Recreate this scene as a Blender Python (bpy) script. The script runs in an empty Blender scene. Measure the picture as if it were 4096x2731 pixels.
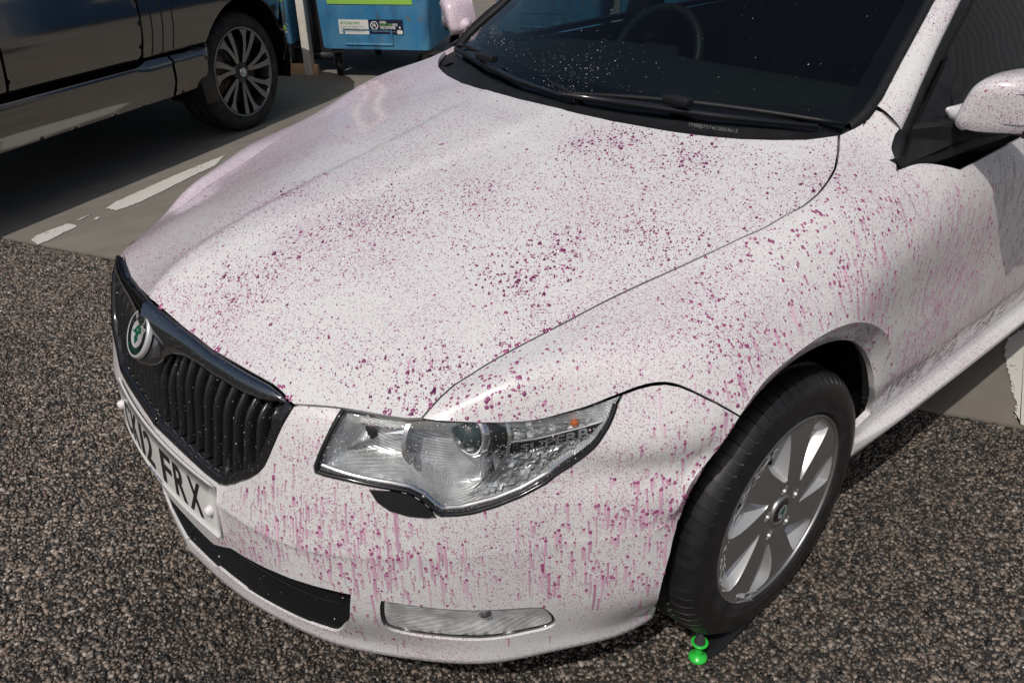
import bpy, math, random
import numpy as np
from mathutils import Matrix, Vector
from mathutils.geometry import delaunay_2d_cdt
random.seed(7); rng = np.random.default_rng(11)
sc = bpy.context.scene
COL = sc.collection
# ------------------------------------------------------------------ camera, sky, sun, exposure
cam_d = bpy.data.cameras.new('camera'); cam = bpy.data.objects.new('camera', cam_d); COL.objects.link(cam)
cam_d.sensor_width = 36.0; cam_d.lens = 3308.5888 / 4096 * 36; cam_d.clip_start = .05; cam_d.clip_end = 500
cam.matrix_world = Matrix(((0.654566, -0.362342, 0.663514, 1.53408), (0.75575, 0.336407, -0.561847, -1.27234),
                           (-0.01963, 0.869217, 0.494041, 1.48809), (0, 0, 0, 1)))
sc.camera = cam
SUN_EL, SUN_AZ = math.radians(54), Vector((.455, -.890))          # towards the sun, on the ground
w = bpy.data.worlds.new('World'); sc.world = w; w.use_nodes = True
nt = w.node_tree; nt.nodes.clear()
sky = nt.nodes.new('ShaderNodeTexSky'); sky.sky_type = 'NISHITA'; sky.sun_disc = False
sky.sun_elevation = SUN_EL; sky.sun_rotation = math.atan2(SUN_AZ.x, SUN_AZ.y); sky.air_density = 1.0; sky.dust_density = 4.0
bg = nt.nodes.new('ShaderNodeBackground'); bg.inputs[1].default_value = .065
wo = nt.nodes.new('ShaderNodeOutputWorld'); nt.links.new(sky.outputs[0], bg.inputs[0]); nt.links.new(bg.outputs[0], wo.inputs[0])
sd = bpy.data.lights.new('sun', 'SUN'); sd.energy = 2.35; sd.angle = math.radians(.53); sd.color = (1, .955, .90)
sun = bpy.data.objects.new('sun', sd); COL.objects.link(sun)
sv = Vector((SUN_AZ.x * math.cos(SUN_EL), SUN_AZ.y * math.cos(SUN_EL), math.sin(SUN_EL)))
sun.rotation_euler = sv.to_track_quat('Z', 'Y').to_euler(); sun.location = sv * 20
sc.view_settings.view_transform = 'Standard'; sc.view_settings.look = 'None'
sc.view_settings.exposure = -0.12; sc.view_settings.gamma = 1.0; sc.view_settings.use_curve_mapping = False

# ------------------------------------------------------------------ node helpers and materials
class NT:
    def __init__(s, name):
        s.m = bpy.data.materials.new(name); s.m.use_nodes = True; s.t = s.m.node_tree; s.t.nodes.clear()
        s.out = s.t.nodes.new('ShaderNodeOutputMaterial')
    def n(s, typ, ins=None, **props):
        d = s.t.nodes.new('ShaderNode' + typ)
        for k, v in props.items(): setattr(d, k, v)
        for k, v in (ins or {}).items():
            if isinstance(v, bpy.types.NodeSocket): s.t.links.new(v, d.inputs[k])
            else:
                if isinstance(v, (tuple, list)) and len(v) == 3 and d.inputs[k].type == 'RGBA': v = (*v, 1)
                d.inputs[k].default_value = v
        return d
    def ramp(s, fac, stops, interp='LINEAR'):
        d = s.t.nodes.new('ShaderNodeValToRGB'); s.t.links.new(fac, d.inputs[0]); e = d.color_ramp; e.interpolation = interp
        while len(e.elements) > 1: e.elements.remove(e.elements[-1])
        for i, (p, c) in enumerate(stops):
            q = e.elements[0] if i == 0 else e.elements.new(p)
            q.position = p; c = (c, c, c) if not isinstance(c, (tuple, list)) else c; q.color = (*c, 1)
        return d.outputs[0]
    def mix(s, fac, a, b, blend='MIX'):
        d = s.t.nodes.new('ShaderNodeMix'); d.data_type = 'RGBA'; d.blend_type = blend
        for i, v in ((0, fac), (6, a), (7, b)):
            if isinstance(v, bpy.types.NodeSocket): s.t.links.new(v, d.inputs[i])
            else: d.inputs[i].default_value = (*v, 1) if isinstance(v, (tuple, list)) else v
        return d.outputs[2]
    def math(s, op, a, b=0.0, c=0.0):
        d = s.t.nodes.new('ShaderNodeMath'); d.operation = op
        for i, v in enumerate((a, b, c)):
            if isinstance(v, bpy.types.NodeSocket): s.t.links.new(v, d.inputs[i])
            else: d.inputs[i].default_value = v
        return d.outputs[0]
    def co(s, scale=(1, 1, 1)):
        c = s.n('TexCoord').outputs['Object']
        return s.n('Mapping', {'Vector': c, 'Scale': scale}).outputs[0]
    def noise(s, scale, detail=3, rough=.55, vec=None):
        return s.n('TexNoise', {'Vector': vec or s.co(), 'Scale': scale, 'Detail': detail, 'Roughness': rough})
    def bump(s, h, strength=.3, dist=.002):
        return s.n('Bump', {'Height': h, 'Strength': strength, 'Distance': dist}).outputs[0]
    def bsdf(s, **k):
        names = {'base': 'Base Color', 'rough': 'Roughness', 'metal': 'Metallic', 'coat': 'Coat Weight', 'coatr': 'Coat Roughness', 'normal': 'Normal', 'spec': 'Specular IOR Level',
                 'trans': 'Transmission Weight', 'ior': 'IOR', 'sheen': 'Sheen Weight', 'alpha': 'Alpha'}
        b = s.n('BsdfPrincipled', {names[a]: v for a, v in k.items()})
        s.t.links.new(b.outputs[0], s.out.inputs[0]); return b
M = {}
def simple(name, base, rough=.5, metal=0., coat=0., spec=.5, var=0., vscale=20., bump=0., bscale=200.):
    t = NT(name); col = base
    k = dict(rough=rough, metal=metal, coat=coat, coatr=.03, spec=spec)
    if var:
        f = t.noise(vscale, 4).outputs[0]
        col = t.mix(t.ramp(f, [(.3, 0), (.7, 1)]), tuple(c * (1 - var) for c in base), tuple(min(1, c * (1 + var)) for c in base))
    if bump: k['normal'] = t.bump(t.noise(bscale, 2).outputs[0], bump, .001)
    t.bsdf(base=col, **k); M[name] = t.m; return t.m

def paint():
    t = NT('white_car_paint')
    P = t.co()
    dens = t.ramp(t.noise(4.5, 3, .6).outputs[0], [(.30, .55), (.62, 1)])
    col = (.775, .78, .77)
    mist = t.ramp(t.noise(2.3, 4, .6).outputs[0], [(.50, 0), (.80, .08)])
    col = t.mix(mist, col, (.70, .47, .61))
    px = t.n('SeparateXYZ', {0: P}).outputs[0]
    side = t.n('MapRange', {'Value': t.math('ADD', px, t.math('MULTIPLY', t.noise(5.0, 5, .65).outputs[0], .55)), 'From Min': .12, 'From Max': -.50, 'To Min': 0.0, 'To Max': .42}).outputs[0]
    col = t.mix(side, col, (.70, .46, .61))
    for sc_, rad, c, seed in ((330., .30, (.34, .12, .25), 0.), (190., .24, (.26, .06, .17), 3.1), (520., .33, (.45, .22, .36), 7.7)):
        v = t.n('Mapping', {'Vector': P, 'Location': (seed, seed * .7, seed * .3)}).outputs[0]
        wv = t.n('TexNoise', {'Vector': v, 'Scale': sc_ * .6, 'Detail': 1.0})
        v2 = t.n('VectorMath', {0: v, 1: t.n('VectorMath', {0: wv.outputs['Color'], 'Scale': .9 / sc_}, operation='SCALE').outputs[0]}, operation='ADD').outputs[0]
        vo = t.n('TexVoronoi', {'Vector': v2, 'Scale': sc_, 'Randomness': 1.0})
        h = t.n('SeparateColor', {0: vo.outputs['Color']}).outputs[0]
        r = t.math('MULTIPLY', t.math('MULTIPLY', h, rad * 1.7), dens)
        m = t.math('LESS_THAN', vo.outputs['Distance'], r)
        col = t.mix(t.math('MULTIPLY', m, .62), col, c)
    t.bsdf(base=col, rough=.30, coat=.6, coatr=.07, spec=.4, normal=t.bump(t.noise(700, 1).outputs[0], .06, .0006)); M['paint'] = t.m
paint()
def attr_mat(name, rough, coat=0, spec=.5, bump=0):
    t = NT(name); a = t.n('Attribute', attribute_name='tint')
    k = {'normal': t.bump(t.noise(900, 2).outputs[0], bump, .001)} if bump else {}
    t.bsdf(base=a.outputs[0], rough=rough, coat=coat, coatr=.03, spec=spec, **k); M[name] = t.m
attr_mat('droplet_liquid', .18, .9)
attr_mat('aggregate_chip', .45, .15, .5, .3)
simple('white_inner', (.75, .74, .74), .5)
simple('black_gloss', (.012, .012, .014), .12, 0, .6)
simple('slat_black', (.012, .012, .013), .26, spec=.8)
simple('intake_black', (.008, .0085, .010), .5, spec=.22)
simple('vin_grey', (.16, .165, .165), .5)
simple('black_plastic', (.013, .0135, .015), .5, spec=.3, var=.3, vscale=30, bump=.25, bscale=900)
simple('black_dark', (.006, .006, .006), .85, spec=.1)
simple('dark_chrome', (.30, .31, .325), .10, 1.0)
simple('chrome', (.78, .79, .81), .07, 1.0)
simple('satin_chrome', (.62, .63, .65), .22, 1.0)
simple('alloy_wall_lit', (.60, .605, .61), .36, .45, .3)  # wheel silver made paler, so sunlight on the window walls is in the colour
simple('alloy_silver', (.40, .40, .405), .40, .85, .2, var=.08, vscale=60, bump=.15, bscale=1500)
simple('alloy_scuff', (.80, .79, .78), .7, .0, var=.3, vscale=300, bump=.5, bscale=600)
simple('rubber_wet', (.013, .013, .014), .42, spec=.5, var=.4, vscale=40, bump=.35, bscale=500)
simple('rubber_dry', (.028, .027, .026), .72, spec=.3, var=.5, vscale=18, bump=.3, bscale=400)
simple('brake_metal', (.16, .13, .11), .5, .8, var=.4, vscale=50)
simple('badge_green', (.004, .14, .065), .2, .2, .8)
simple('badge_silver', (.72, .72, .72), .25, .45)
simple('plate_white', (.74, .74, .72), .3, 0, .4, var=.05, vscale=30)
simple('plate_black', (.012, .012, .012), .4)
simple('plate_blue', (.03, .06, .28), .5)
simple('bolt_cap', (.80, .76, .78), .35)
simple('amber', (.55, .12, .015), .2, 0, .5)
simple('grey_trim', (.34, .355, .335), .8, var=.1, vscale=8)
simple('dash_grey', (.024, .030, .029), .75, var=.2, vscale=10)
simple('interior_dark', (.010, .011, .011), .8)
simple('leather_dark', (.022, .024, .023), .5)
simple('suv_paint', (.185, .178, .172), .12, .95, 1.0, spec=.5)
simple('suv_black', (.012, .012, .013), .35)
simple('spoke_grey', (.24, .245, .255), .28, .9, .4)
simple('spoke_dark', (.012, .012, .013), .3, .3, .5)
simple('green_plastic', (.03, .62, .06), .3, 0, .4)
simple('cone_plastic', (.05, .048, .055), .3, 0, .3)
simple('caster_steel', (.16, .155, .15), .5, .6, var=.4, vscale=40)
simple('timber_white', (.85, .80, .70), .75, var=.12, vscale=25, bump=.3, bscale=120)
simple('timber_tan', (.75, .48, .27), .75, var=.2, vscale=30, bump=.3, bscale=120)
simple('dark_board', (.028, .028, .032), .55, var=.3, vscale=6)
simple('board_grey', (.085, .083, .088), .6, var=.2, vscale=6)
simple('label_green', (.33, .62, .10), .5, var=.04)
simple('label_white', (.78, .78, .74), .5)
simple('label_navy', (.012, .018, .045), .4)
simple('label_grey', (.42, .43, .42), .5)
simple('label_leaf', (.16, .36, .13), .5)
simple('shed_cladding', (.62, .64, .65), .45, .2, var=.08, vscale=4)
simple('shed_door', (.10, .12, .12), .6)
simple('container_blue', (.010, .075, .20), .45, var=.15, vscale=5)
def glass(name, tint, ior=1.45, rough=0.0):
    t = NT(name); bf = t.n('NewGeometry').outputs['Backfacing']; f = t.n('Fresnel', {'IOR': t.n('MapRange', {'Value': bf, 'From Min': 0., 'From Max': 1., 'To Min': ior, 'To Max': 1 / ior}).outputs[0]}).outputs[0]
    a = t.n('BsdfTransparent', {0: tint}); b = t.n('BsdfGlossy', {'Color': (1, 1, 1), 'Roughness': rough})
    x = t.n('MixShader', {0: f, 1: a.outputs[0], 2: b.outputs[0]}); t.t.links.new(x.outputs[0], t.out.inputs[0]); M[name] = t.m
glass('clear_lens', (.95, .96, .96)); glass('windscreen_glass', (.38, .45, .44)); glass('tinted_glass', (.30, .36, .35), 1.6)
def reflector(name, base, scale, rot, metal=.5):
    t = NT(name); c = t.n('TexCoord').outputs['Object']
    v = t.n('Mapping', {'Vector': c, 'Rotation': rot}).outputs[0]
    wv = t.n('TexWave', {'Vector': v, 'Scale': scale, 'Distortion': .6, 'Detail': 1.0}, bands_direction='X').outputs['Fac']
    n2 = t.noise(26, 3)
    col = t.mix(t.ramp(n2.outputs[0], [(.36, 0), (.62, 1)]), tuple(x * .6 for x in base), base)
    t.bsdf(base=col, rough=.26, metal=metal, normal=t.bump(wv, .30, .0015)); M[name] = t.m
reflector('ribbed_reflector', (.80, .82, .83), 95, (.3, .9, .5)); reflector('fog_reflector', (.90, .90, .90), 70, (.2, .4, .8), .12)
simple('projector_glass', (.03, .05, .05), .02, 0, 1.0, spec=.9); simple('bright_facet', (.85, .9, .95), .3, .6)
reflector('facet_chrome', (.72, .74, .75), 40, (.4, .2, .7))
def concrete():
    t = NT('worn_concrete'); P = t.co()
    a = t.noise(1.1, 5, .6, t.co((1, 1, 1))).outputs[0]
    s1 = t.n('Mapping', {'Vector': P, 'Rotation': (0, 0, math.radians(26.5)), 'Scale': (9, 1.2, 1)}).outputs[0]
    st = t.noise(1.6, 4, .6, s1).outputs[0]
    col = t.mix(t.ramp(a, [(.30, 0), (.72, 1)]), (.215, .198, .172), (.32, .298, .262))
    col = t.mix(t.ramp(st, [(.35, .35), (.65, 0)]), col, (.15, .138, .12))
    g = t.noise(260, 2).outputs[0]; col = t.mix(t.ramp(g, [(.35, .25), (.6, 0)]), col, (.08, .075, .068))
    br = t.noise(.9, 3, .6, t.n('Mapping', {'Vector': P, 'Location': (4, 2, 0)}).outputs[0]).outputs[0]
    col = t.mix(t.ramp(br, [(.50, 0), (.75, .5)]), col, (.21, .15, .10))
    t.bsdf(base=col, rough=.85, spec=.25, normal=t.bump(g, .35, .002)); M['concrete'] = t.m
concrete()
def tarmac():
    t = NT('tarmac_binder')
    vo = t.n('TexVoronoi', {'Vector': t.co(), 'Scale': 120.0}); c = t.n('SeparateColor', {0: vo.outputs['Color']}).outputs
    col = t.ramp(c[0], [(0, (.03, .028, .026)), (.45, (.06, .053, .047)), (.7, (.15, .125, .105)), (.9, (.30, .25, .21))], 'CONSTANT')
    edge = t.ramp(vo.outputs['Distance'], [(.35, 0), (.62, 1)])
    col = t.mix(edge, col, (.026, .024, .022))
    t.bsdf(base=col, rough=.6, normal=t.bump(vo.outputs['Distance'], -.6, .004)); M['tarmac'] = t.m
tarmac()
def linepaint():
    t = NT('worn_line_paint')
    f = t.noise(60, 6, .7).outputs[0]; g = t.noise(6, 3).outputs[0]
    m = t.ramp(t.math('ADD', f, t.math('MULTIPLY', g, .45)), [(.52, 0), (.60, 1)])
    col = t.mix(m, (.22, .20, .18), (.66, .65, .60))
    t.bsdf(base=col, rough=.7, normal=t.bump(f, .3, .002)); M['line'] = t.m
linepaint()
def binblue():
    t = NT('scuffed_blue_steel')
    a = t.noise(3.2, 4, .6).outputs[0]
    col = t.mix(t.ramp(a, [(.35, 0), (.65, 1)]), (.035, .20, .40), (.095, .27, .42))
    b = t.noise(11, 6, .7).outputs[0]; col = t.mix(t.ramp(b, [(.60, 0), (.66, .85)]), col, (.17, .15, .13))
    d = t.noise(7, 4, .6, t.co((1, 1, .35))).outputs[0]; col = t.mix(t.ramp(d, [(.50, 0), (.66, .6)]), col, (.03, .085, .16))
    t.bsdf(base=col, rough=.5, spec=.35, normal=t.bump(a, .4, .01)); M['bin_blue'] = t.m
binblue()

# ------------------------------------------------------------------ object helpers
def tag(o, label=None, cat=None, group=None, kind=None):
    for k, v in (('label', label), ('category', cat), ('group', group), ('kind', kind)):
        if v: o[k] = v
    return o
def empty(name, loc=(0, 0, 0), mat=None):
    o = bpy.data.objects.new(name, None); COL.objects.link(o); o.empty_display_size = .1
    o.matrix_world = mat if mat is not None else Matrix.Translation(loc); return o
def mesh(name, V, F, mat, parent=None, smooth=True, tint=None, loc=None):
    me = bpy.data.meshes.new(name)
    V = np.asarray(V, float); me.from_pydata(V.tolist(), [], F if isinstance(F, list) else F.tolist())
    for m in (mat if isinstance(mat, (list, tuple)) else [mat]): me.materials.append(M[m])
    me.polygons.foreach_set('use_smooth', [smooth] * len(me.polygons))
    if tint is not None:
        a = me.attributes.new('tint', 'FLOAT_COLOR', 'POINT'); c = np.ones((len(V), 4)); c[:, :3] = tint; a.data.foreach_set('color', c.ravel())
    me.validate(); me.update()
    o = bpy.data.objects.new(name, me); COL.objects.link(o)
    if parent: o.parent = parent
    if loc is not None: o.location = loc
    return o
def fast_mesh(name, V, T, mat, tint, parent=None):
    """big triangle mesh from numpy"""
    me = bpy.data.meshes.new(name); me.vertices.add(len(V)); me.vertices.foreach_set('co', V.astype(np.float32).ravel())
    n = len(T); me.loops.add(n * 3); me.loops.foreach_set('vertex_index', T.astype(np.int32).ravel())
    me.polygons.add(n); me.polygons.foreach_set('loop_start', np.arange(0, 3 * n, 3, dtype=np.int32)); me.polygons.foreach_set('loop_total', np.full(n, 3, np.int32))
    a = me.attributes.new('tint', 'FLOAT_COLOR', 'POINT'); a.data.foreach_set('color', np.c_[tint, np.ones(len(V))].astype(np.float32).ravel())
    me.materials.append(M[mat]); me.update(calc_edges=True)
    o = bpy.data.objects.new(name, me); COL.objects.link(o)
    if parent: o.parent = parent
    return o
def mirrored(o, name=None, parent=None):
    me = o.data.copy(); n = len(me.vertices); a = np.zeros(n * 3); me.vertices.foreach_get('co', a); a[0::3] *= -1; me.vertices.foreach_set('co', a)
    me.flip_normals(); c = bpy.data.objects.new(name or o.name.split('.')[0], me); COL.objects.link(c); c.parent = parent or o.parent; return c
def sharp_normals(me, ang=40):
    me.set_sharp_from_angle(angle=math.radians(ang))
def sharp_along(me, L, tol=.004):
    n = len(me.vertices); V = np.zeros(n * 3); me.vertices.foreach_get('co', V); near = pdist3(V.reshape(-1, 3), L) < tol
    E = np.zeros(len(me.edges) * 2, np.int32); me.edges.foreach_get('vertices', E); E = E.reshape(-1, 2); f = near[E[:, 0]] & near[E[:, 1]]
    a = me.attributes.new('sharp_edge', 'BOOLEAN', 'EDGE') if 'sharp_edge' not in me.attributes else me.attributes['sharp_edge']; a.data.foreach_set('value', f)
def grid_faces(n, m, wrap_n=False, wrap_m=False, flip=False):
    F = []
    for i in range(n if wrap_n else n - 1):
        for j in range(m if wrap_m else m - 1):
            q = [i * m + j, ((i + 1) % n) * m + j, ((i + 1) % n) * m + (j + 1) % m, i * m + (j + 1) % m]
            F.append(q[::-1] if flip else q)
    return F
def boxvf(x0, x1, y0, y1, z0, z1, b=0.0):
    """box with chamfered edges"""
    if b <= 0:
        V = [(x, y, z) for x in (x0, x1) for y in (y0, y1) for z in (z0, z1)]
        F = [[0, 1, 3, 2], [4, 6, 7, 5], [0, 4, 5, 1], [2, 3, 7, 6], [0, 2, 6, 4], [1, 5, 7, 3]]; return V, F
    import bmesh
    bm = bmesh.new(); V, F = boxvf(x0, x1, y0, y1, z0, z1); vs = [bm.verts.new(v) for v in V]
    for f in F: bm.faces.new([vs[i] for i in f])
    bmesh.ops.bevel(bm, geom=bm.edges[:], offset=b, segments=2, affect='EDGES', profile=.6)
    bmesh.ops.recalc_face_normals(bm, faces=bm.faces[:])
    bm.verts.index_update(); R = [tuple(v.co) for v in bm.verts], [[v.index for v in f.verts] for f in bm.faces]; bm.free(); return R
def join(*parts):
    V, F = [], []
    for v, f in parts:
        k = len(V); V += [tuple(p) for p in v]; F += [[i + k for i in q] for q in f]
    return V, F
def xf(vf, m):
    return [tuple(m @ Vector(p)) for p in vf[0]], vf[1]
def lathe(profile, n=48, axis='x', close=False):
    """profile: (axial, radius); revolve about the axis"""
    V = []
    for k in range(n):
        a = 2 * math.pi * k / n; c, s = math.cos(a), math.sin(a)
        for t, r in profile: V.append({'x': (t, r * c, r * s), 'z': (r * c, r * s, t), 'y': (r * s, t, r * c)}[axis])
    m = len(profile); return V, grid_faces(n, m, True, close)
def tube(P, r, n=8, caps=True):
    P = [Vector(p) for p in P]; V = []; F = []
    up = Vector((0, 0, 1)); rr = r if isinstance(r, (list, tuple)) else [r] * len(P)
    for i, p in enumerate(P):
        t = (P[min(i + 1, len(P) - 1)] - P[max(i - 1, 0)]).normalized()
        a = t.cross(up); a = a.normalized() if a.length > 1e-4 else Vector((1, 0, 0)); b = a.cross(t)
        for k in range(n): V.append(tuple(p + rr[i] * (a * math.cos(2 * math.pi * k / n) + b * math.sin(2 * math.pi * k / n))))
    F = grid_faces(len(P), n, False, True)
    if caps: F += [list(range(n))[::-1], [len(V) - n + k for k in range(n)]]
    return V, F
def text_vf(s, size, bold=0.0, align='LEFT', extrude=0.0):
    cu = bpy.data.curves.new('lettering', 'FONT'); cu.body = s; cu.size = size; cu.offset = bold; cu.align_x = align; cu.extrude = extrude; cu.resolution_u = 3
    o = bpy.data.objects.new('lettering', cu); COL.objects.link(o)
    me = bpy.data.meshes.new_from_object(o.evaluated_get(bpy.context.evaluated_depsgraph_get()))
    V = [tuple(v.co) for v in me.vertices]; F = [list(p.vertices) for p in me.polygons]
    bpy.data.objects.remove(o); bpy.data.curves.remove(cu); bpy.data.meshes.remove(me); return V, F
def inpoly(P, poly):
    x, y = P[:, 0], P[:, 1]; r = np.zeros(len(P), bool); q = np.asarray(poly); n = len(q)
    for i in range(n):
        a, b = q[i], q[(i + 1) % n]; c = (a[1] > y) != (b[1] > y)
        with np.errstate(all='ignore'): r ^= c & (x < (b[0] - a[0]) * (y - a[1]) / (b[1] - a[1] + 1e-15) + a[0])
    return r
def polydist(P, L, closed=True):
    L = np.asarray(L, float); d = np.full(len(P), 1e9)
    for a, b in zip(L, np.roll(L, -1, 0) if closed else L[1:]):
        e = b - a; t = np.clip(((P - a) @ e) / max(e @ e, 1e-12), 0, 1); d = np.minimum(d, np.linalg.norm(P - a - t[:, None] * e, axis=1))
    return d
def refine(L, h, closed=True):
    L = np.asarray(L, float); out = []
    for a, b in zip(L, np.roll(L, -1, 0) if closed else L[1:]):
        k = max(1, int(math.ceil(np.linalg.norm(b - a) / h))); out += [a + (b - a) * t / k for t in range(k)]
    if not closed: out.append(L[-1])
    return np.array(out)
def inset(L, d):
    L = np.asarray(L, float); A = .5 * np.sum(L[:, 0] * np.roll(L[:, 1], -1) - np.roll(L[:, 0], -1) * L[:, 1])
    e1 = L - np.roll(L, 1, 0); e2 = np.roll(L, -1, 0) - L
    nn = lambda e: np.stack([-e[:, 1], e[:, 0]], 1) / np.maximum(np.linalg.norm(e, axis=1, keepdims=True), 1e-9)
    a = nn(e1); b = nn(e2); m = a + b; m /= np.maximum(np.linalg.norm(m, axis=1, keepdims=True), .3); s = np.maximum((m * a).sum(1, keepdims=True), .5)
    return L + m / s * d * (1 if A > 0 else -1)
def smooth_poly(L, it=1):
    return L
PANELS = {}
def panel(name, poly, fmap, mat, parent, holes=(), cons=(), h=.016, rows=None, gap=.0016, thick=.012, keep_edge=None, smooth=True, flangemat=None):
    """fmap(uv)->(P,N).  Triangulates a trimmed panel and folds its edges inwards."""
    if gap:
        q = inset(poly, gap)
        if keep_edge is not None:
            k = keep_edge(np.asarray(poly, float)); q[k] = np.asarray(poly, float)[k]
        poly = q
    loops = [refine(poly, h)] + [refine(inset(x, -gap) if gap else x, h) for x in holes]
    lo, hi = loops[0].min(0), loops[0].max(0)
    gu = np.arange(lo[0], hi[0], h); gv = np.arange(lo[1], hi[1], h) if rows is None else np.array(sorted(set(np.round(np.r_[np.arange(lo[1], hi[1], h), rows], 4))))
    G = np.stack(np.meshgrid(gu, gv, indexing='ij'), -1).reshape(-1, 2)
    G[:, 0] += np.tile(((np.arange(len(gv)) % 2) * .5 * h), len(gu))
    k = inpoly(G, loops[0])
    for x in loops[1:]: k &= ~inpoly(G, x)
    G = G[k]
    for x in loops: G = G[polydist(G, x) > .45 * h]
    V = []; E = []
    for x in loops:
        s = len(V); V += x.tolist(); E += [(s + i, s + (i + 1) % len(x)) for i in range(len(x))]
    for c in cons:
        c = refine(c, h, False); c = c[inpoly(c, loops[0])]
        if len(c) > 1: 
            G = G[polydist(G, c, False) > .45 * h]; s = len(V); V += c.tolist(); E += [(s + i, s + i + 1) for i in range(len(c) - 1)]
    V += G.tolist()
    ov, oe, of, *_ = delaunay_2d_cdt([Vector(v) for v in V], E, [], 0, 1e-7)
    UV = np.array([tuple(v) for v in ov]); T = np.array([f for f in of if len(f) == 3]); cen = UV[T].mean(1)
    k = inpoly(cen, loops[0])
    for x in loops[1:]: k &= ~inpoly(cen, x)
    T = T[k]
    P, N = fmap(UV)
    fn = np.cross(P[T[:, 1]] - P[T[:, 0]], P[T[:, 2]] - P[T[:, 0]]); flip = (fn * N[T[:, 0]]).sum(1) < 0
    T[flip] = T[flip][:, ::-1]
    PANELS.setdefault(name, []).append((P, N, T))
    VV = P.tolist(); FF = T.tolist(); top = len(FF)
    if thick:
        cnt = {}
        for t in T:
            for a, b in ((t[0], t[1]), (t[1], t[2]), (t[2], t[0])):
                cnt[(a, b)] = 1
        be = [(a, b) for (a, b) in cnt if (b, a) not in cnt]
        idx = sorted({i for e in be for i in e}); mp = {}
        for i in idx:
            mp[i] = len(VV); VV.append(tuple(P[i])); VV.append(tuple(P[i] - N[i] * thick))
        for a, b in be: FF.append([mp[b], mp[a], mp[a] + 1, mp[b] + 1])
    o = mesh(name, VV, FF, [mat, flangemat] if flangemat else mat, parent, smooth)
    if flangemat and thick:
        mi = np.zeros(len(FF), np.int32); mi[top:] = 1; o.data.polygons.foreach_set('material_index', mi)
    return o
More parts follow.
